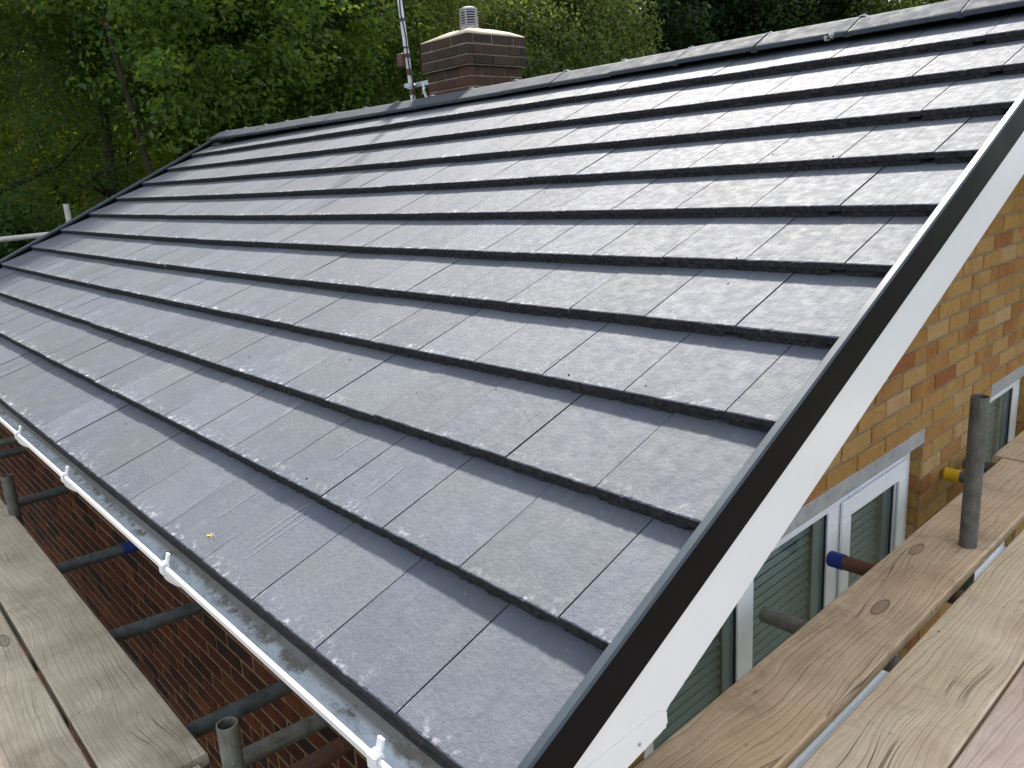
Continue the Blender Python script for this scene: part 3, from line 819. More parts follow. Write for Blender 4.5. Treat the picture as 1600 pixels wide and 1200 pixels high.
# ------------------------------------------------------------------ windows
FX = -0.38
def window(y0, y1, zb, zt_, lights):
    """lights: list of (y0,y1,sash) ; members between them are the frame"""
    fr = MB()
    fr.box(FX - .06, FX, y0, y1, zt_ - .058, zt_)
    fr.box(FX - .06, FX, y0, y1, zb, zb + .062)
    fr.box(FX - .06, FX, y0, lights[0][0], zb + .062, zt_ - .058)
    fr.box(FX - .06, FX, lights[-1][1], y1, zb + .062, zt_ - .058)
    for a, b in zip(lights[:-1], lights[1:]):
        fr.box(FX - .06, FX - .001, a[1], b[0], zb + .062, zt_ - .058)
    wo = part(fr, "window", M["white_frame"]); bevel(wo, .003, 2)
    si = MB(); si.extrude([(FX + .001, zb + .010), (WALL_X + .045, zb - .012), (WALL_X + .045, zb - .035), (FX + .001, zb - .02)],
                          [lambda a, b: (a, y0 - .02, b), lambda a, b: (a, y1 + .02, b)])
    sub(si.mesh("window_sill", M["white_frame"]), "window_sill", wo)
    for a, b, sash in lights:
        z0, z1 = zb + .062, zt_ - .058
        if sash:
            sm = MB(); e = .012; wd = .070
            ya, yb_, za, zb2 = a - e, b + e, z0 - e, z1 + e
            x0, x1 = FX + .002, FX + .014
            sm.box(x0, x1, ya, yb_, za, za + wd); sm.box(x0, x1, ya, yb_, zb2 - wd, zb2)
            sm.box(x0, x1, ya, ya + wd, za + wd, zb2 - wd); sm.box(x0, x1, yb_ - wd, yb_, za + wd, zb2 - wd)
            sm.box(FX - .05, x0 - .0005, a + .002, a + wd - e, z0, z1); sm.box(FX - .05, x0 - .0005, b - wd + e, b - .002, z0, z1)
            bevel(sub(sm.mesh("sash", M["white_frame"]), "sash", wo), .004, 2)
            a, b, z0, z1 = ya + wd, yb_ - wd, za + wd, zb2 - wd
        gk = MB(); t = .005; xg = FX - .012
        gk.box(xg - .004, xg + .004, a, a + t, z0, z1); gk.box(xg - .004, xg + .004, b - t, b, z0, z1)
        gk.box(xg - .004, xg + .004, a + t, b - t, z0, z0 + t); gk.box(xg - .004, xg + .004, a + t, b - t, z1 - t, z1)
        sub(gk.mesh("gasket", M["gasket"]), "gasket", wo)
        gl = MB(); gl.box(xg - .008, xg - .005, a - .004, b + .004, z0 - .004, z1 + .004)
        sub(gl.mesh("glass_pane", M["glass"]), "glass_pane", wo)
        # venetian blind
        wdt = b - a + .05
        sl = MB(); n = 6; tl = math.radians(60); hw = .0112
        rows = []
        for i in range(n + 1):
            s = -hw + 2 * hw * i / n; cv = .0016 * (1 - (s / hw) ** 2)
            rows.append((s * math.cos(tl) - cv * math.sin(tl), -s * math.sin(tl) - cv * math.cos(tl)))
        vs = [(px, y, pz) for y in (-wdt / 2, wdt / 2) for px, pz in rows]
        sl.add(vs, [(i, i + 1, n + 2 + i, n + 1 + i) for i in range(n)], 0, True)
        me = sl.mesh("blind_slat", M["slat"])
        z = z1 - .02
        while z > z0 + .01:
            T = Matrix.Translation((FX - .085, (a + b) / 2, z)) @ Matrix.Rotation(random.gauss(0, .003), 4, 'X')
            sub(me, "blind_slat", wo, T); z -= .037
        cd = MB()
        for yy in (a + .08, b - .08):
            cd.tube((FX - .062, yy, z0 + .01), (FX - .062, yy, z1 - .005), .0011, n=5)
        sub(cd.mesh("blind_cord", M["slat"]), "blind_cord", wo)
        kb = MB(); kb.tube((FX - .03, b - .045, z0 + .34), (FX - .03, b - .045, z0 + .365), .006, .009, 10)
        sub(kb.mesh("blind_toggle", M["gasket"]), "blind_toggle", wo)
    return wo
window(0.80, 2.640, -1.275, -0.250, [(0.895, 1.333, False), (1.424, 1.925, False), (2.02, 2.565, True)])
window(3.46, 4.080, -1.275, -0.250, [(3.53, 3.985, False)])

# ------------------------------------------------------------------ chimney
chm = MB()
CX0, CX1, CY0, CY1 = -4.42, -3.905, 3.355, 3.895
chm.box(CX0 + .005, CX1 - .005, CY0 + .005, CY1 - .005, 1.0, 1.73)
chm.box(CX0 - .022, CX1 + .022, CY0 - .022, CY1 + .022, 1.735, 1.955)
chim = part(chm, "chimney", M["mortar_c"])
def chim_course(x0, x1, y0, y1, z, k, mat):
    cuts_x = [x0, x0 + (.115 if k % 2 else .225), x0 + (.345 if k % 2 else .40), x1 - (0 if k % 2 else 0)]
    def cells(a0, a1, odd):
        n = 2 if not odd else 3
        e = [a0, a0 + (a1 - a0) * .42, a0 + (a1 - a0) * .79, a1] if odd else [a0, a0 + (a1 - a0) * .24, a0 + (a1 - a0) * .66, a1]
        return zip(e[:-1], e[1:])
    for side in (0, 1, 2, 3):
        lo, hi = ((x0, x1) if side in (0, 2) else (y0, y1))
        for a, b in cells(lo, hi, (k + side) % 2):
            mb = MB(); j = .003; o_ = random.uniform(-.003, .003)
            w0, w1 = a + (j if a > lo else 0), b - (j if b < hi else 0)
            if side in (1, 3):
                w0 = max(w0, y0 + .062); w1 = min(w1, y1 - .062)
            if w1 - w0 < .02: continue
            if side == 0: mb.box(w0, w1, y0 + o_, y0 + .06, z + .005, z + .068)
            if side == 2: mb.box(w0, w1, y1 - .06, y1 + o_, z + .005, z + .068)
            if side == 1: mb.box(x1 - .06, x1 + o_, w0, w1, z + .005, z + .068)
            if side == 3: mb.box(x0 + o_, x0 + .06, w0, w1, z + .005, z + .068)
            c = Vector(mb.v[0]); mb.v = [tuple(Vector(p) - c) for p in mb.v]
            ob = sub(mb.mesh("chimney_brick", M[mat]), "chimney_brick", chim, Matrix.Translation(c)); bevel(ob, .004, 1)
for k in range(3):
    z = 1.958 - (k + 1) * .0735
    e = .030 - (.004 if k == 0 else 0)
    chim_course(CX0 - e, CX1 + e, CY0 - e, CY1 + e, z, k, "cb")
for k in range(6):
    z = 1.958 - (k + 4) * .0735
    chim_course(CX0, CX1, CY0, CY1, z, k + 1, "cr")
fl = MB()
e = .022; cx, cy = (CX0 + CX1) / 2, (CY0 + CY1) / 2
nseg = 20
base = []
for i in range(nseg):
    a = 2 * PI * (i + .5) / nseg; c_, s_ = math.cos(a), math.sin(a); q = max(abs(c_), abs(s_))
    base.append((cx + (CX1 - CX0 + 2 * e) / 2 * c_ / q, cy + (CY1 - CY0 + 2 * e) / 2 * s_ / q))
rngs = [(1.0, 1.952), (1.0, 1.963), (.72, 1.995), (.42, 2.025), (.24, 2.036)]
vs = [(cx + (x - cx) * f, cy + (y - cy) * f, z + (random.uniform(-.004, .004) if 0 < i_ else 0)) for i_, (f, z) in enumerate(rngs) for x, y in base]
fl.add(vs, [(k * nseg + i, k * nseg + (i + 1) % nseg, (k + 1) * nseg + (i + 1) % nseg, (k + 1) * nseg + i) for k in range(4) for i in range(nseg)], 0, True)
fl.add([(cx, cy, 2.036)] + vs[-nseg:], [(0, 1 + i, 1 + (i + 1) % nseg) for i in range(nseg)])
sub(fl.mesh("flaunching", M["flaunch"]), "flaunching", chim)
pt = MB(); r0 = .066
px, py = cx - .0, cy - .02
pt.tube((px, py, 2.02), (px, py, 2.062), r0 * 1.02, r0 * 1.02, 24)
for k in range(6):
    z = 2.066 + k * .0185
    pt.tube((px, py, z), (px, py, z + .0085), r0 * 1.08, r0 * .98, 24)
for i in range(5):
    a = 2 * PI * i / 5 + .2
    c = (px + r0 * .95 * math.cos(a), py + r0 * .95 * math.sin(a))
    pt.tube((*c, 2.05), (*c, 2.18), .009, n=6)
pt.tube((px, py, 2.172), (px, py, 2.186), r0 * 1.04, r0 * 1.04, 24)
pt.tube((px, py, 2.186), (px, py, 2.198), r0 * 1.04, r0 * .5, 24)
pin = MB(); 
po_ = sub(pt.mesh("chimney_pot", M["pot"]), "chimney_pot", chim)
pin.tube((px, py, 2.05), (px, py, 2.175), r0 * .80, n=20)
sub(pin.mesh("pot_liner", M["gasket"]), "pot_liner", chim)

# ------------------------------------------------------------------ small things lying on the roof
lump = MB()
c0 = roof(-0.955, 10.72 * G) + RN * 0.008
for i in range(7):
    o_ = Vector((random.uniform(-.018, .018), random.uniform(-.012, .012), random.uniform(-.004, .014)))
    r_ = random.uniform(.009, .017)
    p = c0 + o_
    lump.tube(p - Vector((0, 0, r_)), p, r_ * .55, r_, 7); lump.tube(p, p + Vector((0, 0, r_ * .8)), r_, r_ * .35, 7)
tag(lump.build("mortar_lump", M["lump"]), "pale crumb of mortar lying on the top tile course just below the ridge", "mortar lump")
sp = MB()
S0 = 0.0669
for i in range(12):
    a = random.uniform(0, 2 * PI); d_ = abs(random.gauss(0, .006)); r_ = random.uniform(.0008, .0022) if i else .0045
    ctr = roof(-1.236 + d_ * math.cos(a) * 1.1, S0 + d_ * math.sin(a))
    h = -TN * S0 / G + 0.0022 + i * 0.00003
    n_ = 9
    tn_ = Vector((0, math.cos(TH - TN / G), math.sin(TH - TN / G)))
    vs = [ctr + RN * h + Vector((1, 0, 0)) * (r_ * random.uniform(.6, 1.2) * math.cos(2 * PI * q / n_)) + tn_ * (r_ * random.uniform(.6, 1.2) * math.sin(2 * PI * q / n_)) for q in range(n_)]
    top = [v + RN * .0006 for v in vs]
    sp.add(vs + top, [tuple(range(n_, 2 * n_))] + [(q, (q + 1) % n_, n_ + (q + 1) % n_, n_ + q) for q in range(n_)])
sub(sp.mesh("paint_splash", M["paint"]), "paint_splash", roof_o)
# chalky drag marks along the slope
for X_, S_, ln, w_ in ((-1.072, .13, .16, .0010), (-1.045, .10, .17, .0012), (-1.02, .07, .19, .0010), (-1.30, .12, .12, .0009), (-1.46, .30 * G, .11, .0009), (-1.13, 1.42 * G, .12, .0010),
                       (-.62, 2.35 * G, .09, .0008), (-.86, 1.2 * G, .13, .0008), (-2.4, 2.3 * G, .14, .0014), (-3.1, 1.5 * G, .15, .0016), (-3.9, 2.4 * G, .13, .0018), (-.72, 3.15 * G, .05, .0010)):
    mb = MB(); k_ = math.floor(S_ / G); f0 = S_ / G - k_; f1 = min(.97, f0 + ln / G); vs = []
    for f, dx in ((f0, 0.0), ((f0 + f1) / 2, random.gauss(0, .002)), (f1, random.gauss(0, .006))):
        b_ = roof(X_ + dx, (k_ + f) * G) + RN * (-TN * f + .0016)
        vs += [b_ - Vector((w_, 0, 0)), b_ + Vector((w_, 0, 0)), b_ + Vector((w_, 0, 0)) + RN * .0005, b_ - Vector((w_, 0, 0)) + RN * .0005]
    mb.add(vs, [q for o2 in (0, 4) for q in ((o2 + 3, o2 + 2, o2 + 6, o2 + 7), (o2, o2 + 3, o2 + 7, o2 + 4), (o2 + 2, o2 + 1, o2 + 5, o2 + 6))])
    sub(mb.mesh("chalk_mark", M["chalk"]), "chalk_mark", roof_o)
cr = MB()
for i in range(46):
    X = random.uniform(-4.5, -.2); S = random.uniform(.1, 9.5) * G * random.choice((1, 1, .5)); k_ = S / G - math.floor(S / G)
    if k_ > .8: continue
    p = roof(X, S) + RN * (-TN * k_ + .0015); r_ = random.uniform(.0016, .0042)
    cr.tube(p - RN * r_ * .4, p + RN * r_ * .6, r_, r_ * .5, 5)
o = cr.build("grit", M["felt"]); tag(o, "dark crumbs of grit scattered over the tiles", "grit", kind="stuff")

# ------------------------------------------------------------------ aerial mast
mast = empty("aerial_mast", (-4.602, 3.35, 1.2))
tag(mast, "thin pale aerial pole with brown junction box strapped beside the chimney", "aerial mast")
m0 = Vector((-4.602, 3.35, 1.30)); md = (Vector((-4.655, 3.34, 2.312)) - Vector((-4.602, 3.35, 1.585))); md = md / md.z
mp = lambda z: m0 + md * (z - 1.30)
loc = lambda p: Vector(p) - mast.location
def mpart(mb, name, mat): return mb.build(name, M[mat], mast)
mb = MB(); mb.tube(loc(mp(1.2)), loc(mp(2.75)), .021, .019, 14); mpart(mb, "pole", "mast")
for nm_, mt_, zs in (("brown_tape", "brown", ((1.60, 1.645), (1.75, 1.80), (1.885, 1.915))), ("tape_band", "cable", ((1.955, 1.968), (2.16, 2.182), (2.5, 2.52)))):
    for z0, z1 in zs:
        mb = MB(); mb.tube(loc(mp(z0)), loc(mp(z1)), .0238, n=14); mpart(mb, nm_, mt_)
mb = MB(); q = loc(mp(1.875)) + Vector((-.035, -.02, 0)); mb.box(q.x - .04, q.x + .03, q.y - .035, q.y + .02, q.z - .055, q.z + .045)
bevel(mpart(mb, "junction_box", "brown"), .008, 2)
mb = MB(); pts = []
for i in range(15):
    z = 1.22 + i * .10; wob = .012 * math.sin(i * 1.7)
    pts.append(loc(mp(z)) + Vector((.024 + wob * .8 + (.012 if 3 < i < 8 else 0), -.014 + wob * .4, 0)))
mb.path(pts, [.006] * len(pts), 6); mpart(mb, "cable", "cable")
mb = MB(); a = loc(mp(1.675))
mb.box(a.x - .09, a.x + .235, a.y + .022, a.y + .030, a.z - .018, a.z + .018); mb.box(a.x - .05, a.x + .05, a.y - .032, a.y - .024, a.z - .016, a.z + .016)
for dx in (-.04, .04): mb.tube((a.x + dx, a.y - .04, a.z), (a.x + dx, a.y + .035, a.z), .005, n=8)
mb.path([Vector((a.x + .13, a.y + .03, a.z)), Vector((a.x + .20, a.y - .03, a.z - .07)), Vector((a.x + .245, a.y - .02, a.z - .16))], [.012, .012, .012], 8)
mpart(mb, "bracket", "steel")

# ------------------------------------------------------------------ scaffold boards
def board(axis, a0, a1, b0, b1, ztop, mat, label, th=.038, band=None, group=None, seed=0, sag=0.0):
    """axis 'x' or 'y': the way the board runs; a = along, b = across"""
    r = np.random.default_rng(seed); n = 40; Lh = (a1 - a0) / 2; w = b1 - b0
    o_ = empty_loc = ((a0 + a1) / 2, (b0 + b1) / 2)
    mb = MB()
    sm = lambda amp: np.convolve(r.normal(0, amp, n + 9), np.ones(9) / 9, 'valid')[:n + 1] * 2
    e0, e1, zw = sm(.0012), sm(.0012), sm(.0010)
    ch = .0045
    sect = lambda i: [(-w / 2 + e0[i], -th + ch), (-w / 2 + e0[i], -ch), (-w / 2 + ch + e0[i], 0), (-w / 6, -.0008), (w / 6, -.0008), (w / 2 - ch + e1[i], 0), (w / 2 + e1[i], -ch), (w / 2 + e1[i], -th + ch), (w / 2 - ch, -th), (-w / 2 + ch, -th)]
    st = []
    for i in range(n + 1):
        x = -Lh + 2 * Lh * i / n
        st.append(lambda a, b, x=x, i=i: (x, a, b + zw[i]))
    vs = []
    for i in range(n + 1): vs += [(-Lh + 2 * Lh * i / n, a, b + zw[i]) for a, b in sect(i)]
    m = 10
    mb.add(vs, [(k * m + i, (k + 1) * m + i, (k + 1) * m + (i + 1) % m, k * m + (i + 1) % m) for k in range(n) for i in range(m)])
    mb.add(vs[:m], [tuple(range(m))]); mb.add(vs[-m:], [tuple(range(m))[::-1]])
    rot = 0 if axis == 'x' else PI / 2
    ob = mb.build("scaffold_board", M[mat])
    if axis == 'x': ob.location = ((a0 + a1) / 2, (b0 + b1) / 2, ztop)
    else: ob.location = ((b0 + b1) / 2, (a0 + a1) / 2, ztop); ob.rotation_euler = (0, 0, PI / 2)
    tag(ob, label, "scaffold board", group)
    if band:
        for e in band:
            bm = MB(); x0 = (Lh - .030) if e > 0 else (-Lh - .0012); x1 = (Lh + .0012) if e > 0 else (-Lh + .030)
            t = .0012
            bm.box(x0, x1, -w / 2 - t - .001, -w / 2 - .0012 + .0005, -th - t, t + .0006); bm.box(x0, x1, w / 2 + .0008, w / 2 + t + .001, -th - t, t + .0006)
            bm.box(x0, x1, -w / 2, w / 2, .0008, t + .0012); bm.box(x0, x1, -w / 2, w / 2, -th - t - .0005, -th - .0006)
            bm.build("end_hoop", M["blue"], ob)
    return ob
ZL, ZR = -0.58, -0.37
G1, G2 = "boards of the eaves scaffold walkway", "boards of the gable scaffold walkway"
board('x', -5.2490, -1.2016, -0.2944, -0.0567, ZL, "wood_grey", "grey weathered plank nearest the brick wall and gutter, its end beside the open pole top", group=G1, seed=1)
board('x', -4.9905, -0.4418, -0.5488, -0.3089, ZL - .002, "wood_grey", "pale muddy grey plank at the bottom left corner, one plank out from the gutter", group=G1, seed=2)
board('x', -5.0939, -1.0621, -0.8051, -0.5632, ZL, "wood_grey", "outermost plank of the eaves walkway at the left picture edge", group=G1, seed=3)
board('x', -1.1882, 2.2000, -0.3244, -0.0856, ZL - .012, "wood_grey", "short visible corner of plank past the grey plank's end, beside the open pole", group=G1, seed=4)
board('x', -9.2808, -5.2593, -0.2944, -0.0567, ZL, "wood_grey", "plank at the far left end of the eaves walkway beneath the gutter", group=G1, seed=5)
board('y', -0.55, 3.02, -0.150, 0.082, ZR, "wood_warm", "tan grained plank with round knots nearest the yellow gable wall and windows", group=G2, seed=6)
board('y', 3.045, 6.9, -0.190, 0.048, ZR, "wood_warm", "plank beyond the grey pole, butted end to end with the long knotty tan plank", group=G2, seed=7)
board('y', -0.42, 3.7, 0.117, 0.344, ZR, "wood_pale", "pale scratched plank with long split, right of the grey pole", group=G2, seed=8)
board('y', -0.42, 3.6, 0.350, 0.580, ZR - .001, "wood_pink", "pinkish plank in the bottom right corner of the picture", group=G2, seed=9)

board('x', -5.1456, -1.1138, -1.0594, -0.8175, ZL, "wood_grey", "unseen plank added further out on the eaves walkway to shade the brick wall", group=G1, seed=10)  # this plank and the next are unseen, added to darken the front wall
board('x', -5.0422, -1.0104, -1.3117, -1.0698, ZL, "wood_grey", "unseen outer edge plank added to the eaves walkway to shade the brick wall", group=G1, seed=11)
board('y', -0.42, 3.5, 0.588, 0.820, ZR, "wood_pale", "plank the photographer stands on, outside the picture", group=G2, seed=12)
board('y', -0.40, 3.5, 0.828, 1.060, ZR, "wood_pale", "outer edge plank of the gable walkway, outside the picture", group=G2, seed=13)

# ------------------------------------------------------------------ scaffold tubes
R_T = 0.0255
def tube(p0, p1, mat, label, name="scaffold_tube", group=None, cap=None, cap_len=.055, hollow=True, r=R_T, cat="scaffold tube"):
    p0, p1 = Vector(p0), Vector(p1); d = p1 - p0
    mb = MB(); Lg = d.length
    mb.tube((0, 0, 0), (0, 0, Lg), r, n=24, hollow=.86 if hollow else 0)
    ob = mb.build(name, M[mat]); ob.location = p0; ob.rotation_euler = d.to_track_quat('Z', 'Y').to_euler()
    tag(ob, label, cat, group)
    if cap:
        cm = MB(); cm.tube((0, 0, Lg - cap_len), (0, 0, Lg + .004), r * 1.10, r * 1.10, 20, caps=True); cm.tube((0, 0, Lg + .004), (0, 0, Lg + .010), r * 1.10, r * .85, 20)
        cm.build("end_cap", M[cap], ob)
    return ob
zt_l = ZL - .038 - .0275
GT, GS = "short tubes under the eaves boards pointing at the red brick wall", "short tubes under the gable boards pointing at the yellow wall"
tube((-5.396, -0.950, zt_l), (-5.396, 0.264, zt_l), "tube_grey", "upper of the two tubes side by side at the left edge under the gutter", group=GT)
tube((-5.086, -0.950, zt_l), (-5.086, 0.264, zt_l), "tube_dark", "lower of the two tubes side by side at the left edge under the gutter", group=GT)
tube((-4.038, -0.950, zt_l), (-4.025, 0.267, zt_l), "tube_dark", "dark tube right beside the left pole stub, ending below a gutter clip", group=GT)
tube((-3.021, -0.950, zt_l), (-2.933, 0.286, zt_l), "tube_dark", "dark tube with a blue end cap under the gutter", group=GT, cap="blue")
tube((-2.267, -0.950, zt_l), (-2.138, 0.286, zt_l), "tube_dark", "dark tube with a flattened bare end, nearest beyond the blue capped tube", group=GT)
tube((-1.457, -0.950, zt_l), (-1.402, 0.286, zt_l), "tube_dark", "thick dark tube passing just behind the open top of the near pole", group=GT)
tube((-1.181, 0.000, zt_l + .006), (-1.161, 0.286, zt_l + .004), "tube_grey", "pale weathered tube whose square cut end stops short of the gutter", group=GT)
tube((-1.003, -0.950, zt_l), (-1.020, 0.286, zt_l), "tube_rust", "rusty brown tube speckled with mortar at the bottom edge under the gutter", group=GT)
tube((-2.298, -0.084, zt_l - .004), (-1.161, -0.091, zt_l - .002), "tube_dark", "blue capped tube end peeping out below the grey plank's end", cap="blue")
tube((-0.985, -.060, GROUND), (-0.992, -.060, -.372), "tube_grey", "upright pole with an open rim standing between grey plank end and brick wall", "scaffold_pole", r=.027, cat="scaffold pole")
tube((-3.665, -.052, GROUND), (-3.672, -.052, -.375), "tube_pole", "upright pole stub at the left edge beside the far plank", "scaffold_pole", r=.027, cat="scaffold pole")
zt_r = ZR - .038 - .0275
tube((.70, 1.868, zt_r), (-.325, 1.840, zt_r), "tube_rust", "rusty tube with a blue end cap pointing at the window mullion", group=GS, cap="blue", cap_len=.045)
tube((.70, 1.392, zt_r), (-.318, 1.372, zt_r), "tube_grey", "plain grey green tube without a cap, sticking out towards the middle window pane", group=GS)
tube((.70, 2.895, zt_r), (-.312, 2.872, zt_r), "tube_pole", "grey tube with a yellow end cap against the yellow bricks left of the pole", group=GS, cap="yellow", cap_len=.055)
tube((.90, 3.03, zt_r), (-.30, 3.045, zt_r), "tube_dark", "dark tube lying under the butted plank ends behind the grey pole", group=GS)
tube((.022, 2.085, GROUND), (.022, 2.100, .155), "tube_pole", "tall grey upright pole standing in the gap between the two gable planks", "scaffold_pole", r=.0275, cat="scaffold pole")
# ledgers that carry the short tubes
tube((-9.6, -.42, zt_l - .052), (.9, -.42, zt_l - .052), "tube_dark", "long ledger tube running unseen below the eaves planks", "scaffold_ledger", cat="scaffold tube")
tube((.30, -.9, zt_r - .052), (.30, 6.9, zt_r - .052), "tube_dark", "long ledger tube running below the gable planks", "scaffold_ledger", cat="scaffold tube")
# far end of the house
tube((-8.5, 1.655, GROUND), (-8.515, 1.625, .905), "tube_pale", "short pale pole top rising past the far verge in front of the trees", "scaffold_pole", cat="scaffold pole", r=.028)
tube((-8.56, -.60, .565), (-8.53, 1.75, .615), "tube_pale", "pale guard rail tube crossing below the far verge at the left edge", "scaffold_guard_rail", cat="guard rail", r=.028)
tube((-8.50, -.60, GROUND), (-8.50, -.60, .95), "tube_pale", "far corner pole carrying the pale guard rail outside the picture", "scaffold_pole", cat="scaffold pole", r=.028)

# ------------------------------------------------------------------ trees
LM = {
 "ash":  mat_leaf("ash_leaf", (0.030, 0.068, 0.022), (0.060, 0.110, 0.030), (0.16, 0.27, 0.038)),
 "syc":  mat_leaf("sycamore_leaf", (0.036, 0.080, 0.021), (0.082, 0.140, 0.029), (0.30, 0.44, 0.045)),
 "wil":  mat_leaf("willow_leaf", (0.050, 0.088, 0.029), (0.096, 0.140, 0.044), (0.30, 0.35, 0.06)),
 "dark": mat_leaf("dark_leaf", (0.013, 0.034, 0.014), (0.028, 0.058, 0.020), (0.075, 0.135, 0.024)),
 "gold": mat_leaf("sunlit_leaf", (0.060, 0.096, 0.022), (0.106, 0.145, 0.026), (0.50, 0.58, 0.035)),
}
def leaf_mesh(name, centres, radii, counts, size, mat, r, droop=0.0, narrow=0.5, flat=0.55):
    n = int(sum(counts))
    idx = np.repeat(np.arange(len(centres)), counts)
    d = r.normal(0, 1, (n, 3)); d /= np.linalg.norm(d, axis=1)[:, None]
    rad = r.random(n) ** 0.45
    P = centres[idx] + d * rad[:, None] * radii[idx]
    P[:, 2] -= droop * (1 - d[:, 2]) * radii[idx][:, 2] * r.random(n)
    nrm = d * (1 - flat) + r.normal(0, .6, (n, 3)) + np.array([0, 0, flat])
    nrm /= np.linalg.norm(nrm, axis=1)[:, None]
    t = r.normal(0, 1, (n, 3)); t[:, 2] -= droop * 2.2
    t -= nrm * np.sum(t * nrm, axis=1)[:, None]; t /= np.linalg.norm(t, axis=1)[:, None] + 1e-9
    b = np.cross(nrm, t)
    s = size * r.uniform(.6, 1.3, n)[:, None]
    V = np.empty((n, 4, 3))
    V[:, 0] = P - t * s; V[:, 1] = P - b * s * narrow + nrm * s * .12; V[:, 2] = P + t * s; V[:, 3] = P + b * s * narrow + nrm * s * .12
    me = bpy.data.meshes.new(name)
    me.vertices.add(n * 4); me.vertices.foreach_set("co", V.reshape(-1).astype(np.float32))
    me.loops.add(n * 4); me.loops.foreach_set("vertex_index", np.arange(n * 4, dtype=np.int32))
    me.polygons.add(n); me.polygons.foreach_set("loop_start", np.arange(0, n * 4, 4, dtype=np.int32))
    me.polygons.foreach_set("loop_total", np.full(n, 4, dtype=np.int32))
    me.materials.append(mat); me.update(calc_edges=True)
    return me
LEAVES = 0
def tree(label, cat, x, y, top, rad, leaf, size, nclump, per, seed, crown_lo=-3.5, droop=0.0, narrow=.5, group=None, name="broadleaf_tree", clump=(.30, .72), lean=(0, 0), trunks=1):
    global LEAVES
    r = np.random.default_rng(seed); H = top - GROUND
    root = empty(name, (x, y, GROUND)); tag(root, label, cat, group)
    tk = MB(); tips = []
    for tnum in range(trunks):
        off = Vector((r.normal(0, .35), r.normal(0, .35), 0)) if trunks > 1 else Vector((0, 0, 0))
        pts = []; n = 7
        for i in range(n + 1):
            f = i / n
            pts.append(off * (1 + 1.6 * f) + Vector((lean[0] * f + r.normal(0, .22) * (f > 0), lean[1] * f + r.normal(0, .10) * (f > 0), H * .88 * f)))
        rr = [(.11 * (1 - .86 * i / n) + .025) * (H / 12) * (1.0 if trunks == 1 else .62) for i in range(n + 1)]
        tk.path(pts, rr, 8)
        for i in range(2, n + 1):
            for q in range(3):
                a = r.uniform(0, 2 * PI); ln = rad * r.uniform(.45, .95) * (1 - .45 * (i / n)); p0 = pts[i]
                p1 = p0 + Vector((math.cos(a) * ln * .5, math.sin(a) * ln * .5, ln * r.uniform(.15, .45)))
                p2 = p0 + Vector((math.cos(a + r.normal(0, .3)) * ln, math.sin(a + r.normal(0, .3)) * ln, ln * r.uniform(.2, .75) * (1 - 1.2 * droop)))
                w = rr[i] * .5
                tk.path([p0, p1, p2], [w, w * .6, w * .22], 6); tips += [p1, p2]
    tk.build("trunk", M["bark"], root)
    C = []; lo = crown_lo - GROUND
    tips = [np.array(p) for p in tips if p.z > lo]
    for p in tips: C.append(p)
    while len(C) < nclump:
        f = r.random() ** .8
        zz = lo + (H - lo) * f
        prof = rad * math.sqrt(max(0.02, 1 - ((f - .42) / .62) ** 2)) if f > .42 else rad * (.72 + .28 * f / .42)
        a = r.uniform(0, 2 * PI); q = prof * (r.random() ** .45)
        C.append(np.array([lean[0] * f + math.cos(a) * q, lean[1] * f + math.sin(a) * q, zz]))
    C = np.array(C[:max(nclump, len(tips))])
    rd = r.uniform(clump[0], clump[1], (len(C), 1)) * np.array([[1, 1, .62 + .5 * droop]])
    cnt = np.maximum(20, (per * r.uniform(.5, 1.4, len(C)))).astype(int)
    me = leaf_mesh("crown", C, rd, cnt, size, LM[leaf], r, droop, narrow)
    LEAVES += int(cnt.sum())
    link("crown", me, root)
    return root
def bearing(dx, dy, D): return CAM.x + dx * D, CAM.y + dy * D
near = [
 ("dark feathery tree at the far left edge of the wood", (-.985, .17), 15.5, 7.4, 3.2, "ash", .046, 330, 250, 1, -1.6, .25, .30, 1),
 ("dark tree with drooping feathery leaves, second along from the left edge", (-.958, .285), 15.0, 7.0, 2.3, "ash", .044, 210, 240, 2, 2.6, .30, .30, 1),
 ("broad leaved tree with bright sunlit tips above the far end of the ridge", (-.912, .410), 14.2, 5.8, 2.8, "syc", .048, 330, 260, 3, 1.7, .05, .62, 3),
 ("bushy broad leaved tree just left of the aerial mast", (-.872, .49), 15.5, 6.2, 2.2, "syc", .046, 260, 260, 4, .3, .05, .60, 1),
 ("olive green willow behind the aerial mast with hanging fine foliage", (-.822, .57), 16.5, 7.2, 2.8, "wil", .046, 330, 290, 5, .8, .55, .26, 1),
 ("light green willow seen over the chimney", (-.745, .667), 18.0, 6.6, 2.6, "wil", .048, 270, 270, 6, 1.4, .5, .28, 1),
 ("pale bushy tree immediately right of the chimney", (-.690, .724), 15.5, 4.3, 1.7, "wil", .046, 230, 260, 7, 1.2, .15, .38, 1),
 ("dark green tree above the middle of the ridge", (-.610, .792), 19.0, 7.4, 2.8, "dark", .058, 300, 250, 8, 1.8, .1, .5, 1),
 ("darkest tree standing above the right part of the ridge", (-.520, .854), 20.0, 7.0, 2.6, "dark", .058, 280, 240, 9, 2.2, .1, .5, 1),
 ("thin topped tree with gaps of white sky at the upper right", (-.430, .903), 21.0, 5.6, 2.1, "dark", .06, 105, 170, 10, 2.2, .1, .5, 1),
 ("olive tree at the upper right behind the last ridge tiles", (-.355, .935), 20.0, 5.8, 2.4, "wil", .055, 190, 220, 11, 2.0, .2, .4, 1),
]
GT_ = "trees of the wood behind the house"
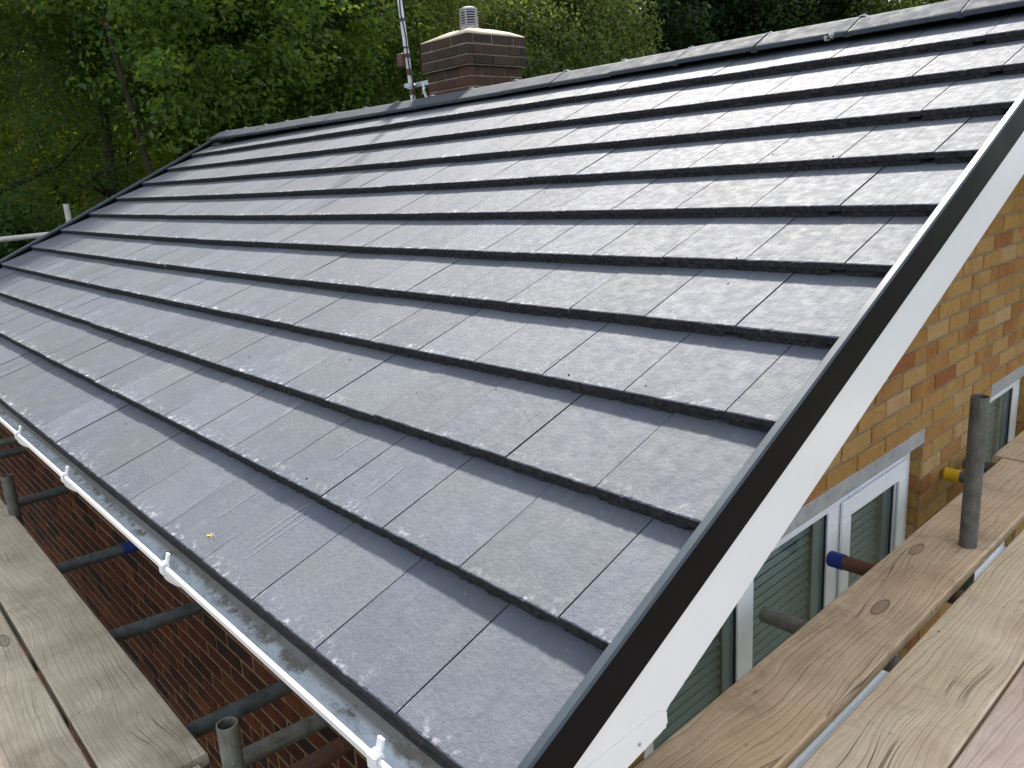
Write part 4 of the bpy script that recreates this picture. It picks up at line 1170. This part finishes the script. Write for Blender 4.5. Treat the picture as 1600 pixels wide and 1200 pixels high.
for lab, (dx, dy), D, top, rad, leaf, size, nc, per, sd, lo, dr, nw, tr in near:
    x, y = bearing(dx, dy, D)
    tree(lab, "tree", x, y, top, rad, leaf, size, nc, per, sd, lo, dr, nw, GT_, trunks=tr)
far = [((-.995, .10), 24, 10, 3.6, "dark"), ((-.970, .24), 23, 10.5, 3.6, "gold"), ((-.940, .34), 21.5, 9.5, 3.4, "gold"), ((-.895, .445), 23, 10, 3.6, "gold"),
       ((-.845, .535), 25, 10.5, 3.8, "wil"), ((-.785, .62), 26, 10.5, 3.8, "ash"), ((-.715, .70), 27, 10.5, 3.8, "ash"), ((-.645, .765), 28, 10.5, 3.8, "dark"),
       ((-.565, .825), 28, 10, 3.8, "dark"), ((-.480, .877), 29, 4.0, 3.4, "dark"), ((-.30, .954), 28, 8.5, 3.8, "wil")]
far_lab = ["tall dark tree deep in the wood at the far left", "yellow green sunlit tree glowing behind the feathery trees at left", "glowing sunlit tree seen between the dark trunks left of the ridge end",
           "sunlit tree showing yellow behind the broad leaved tree above the ridge end", "tall olive tree behind the aerial mast willow", "tall green tree behind the chimney top",
           "tall green tree behind the pale bushy one right of the chimney", "tall dark tree at the back above the middle of the ridge", "tall dark tree at the back above the right half of the ridge",
           "low dark tree at the back below the sky gap at upper right", "olive tree at the back beyond the picture's upper right corner"]
for i, (((dx, dy), D, top, rad, leaf), lab) in enumerate(zip(far, far_lab)):
    x, y = bearing(dx, dy, D)
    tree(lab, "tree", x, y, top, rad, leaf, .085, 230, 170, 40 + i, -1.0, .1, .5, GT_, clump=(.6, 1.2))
shrubs = [((-.990, .14), 13.2, 1.1, 1.5, "ash"), ((-.972, .235), 13.6, .7, 1.4, "syc"), ((-.945, .325), 13.0, .9, 1.3, "syc")]
sh_lab = ["low shrub at the left edge above the pale guard rail", "low leafy shrub behind the short pale pole", "dark shrub showing just over the far verge slope"]
for i, (((dx, dy), D, top, rad, leaf), lab) in enumerate(zip(shrubs, sh_lab)):
    x, y = bearing(dx, dy, D)
    tree(lab, "shrub", x, y, top, rad, leaf, .045, 150, 230, 70 + i, -2.6, .1, .5, "shrubs below the wood", name="shrub", clump=(.25, .55), trunks=2)
# the depth of the wood beyond the trees one can tell apart
r = np.random.default_rng(99); C = []
for i in range(1500):
    a = r.uniform(-.35, 1.0); D = r.uniform(33, 41); th_ = math.atan2(.6, -.8) + (a - .33) * 1.5
    hmax = 13.5 if th_ > 2.18 else 2.6
    C.append((CAM.x + math.cos(th_) * D, CAM.y + math.sin(th_) * D, r.uniform(-4.5, hmax) if i > 260 else r.uniform(-4.5, 4)))
C = np.array(C)
me = leaf_mesh("wood", C, r.uniform(1.6, 2.6, (len(C), 1)) * np.array([[1, 1, .8]]), np.full(len(C), 150), .30, LM["dark"], r)
tag(link("woodland", me), "deep green mass of the wood far behind the trees", "woodland", kind="stuff")
print("LEAVES", LEAVES)
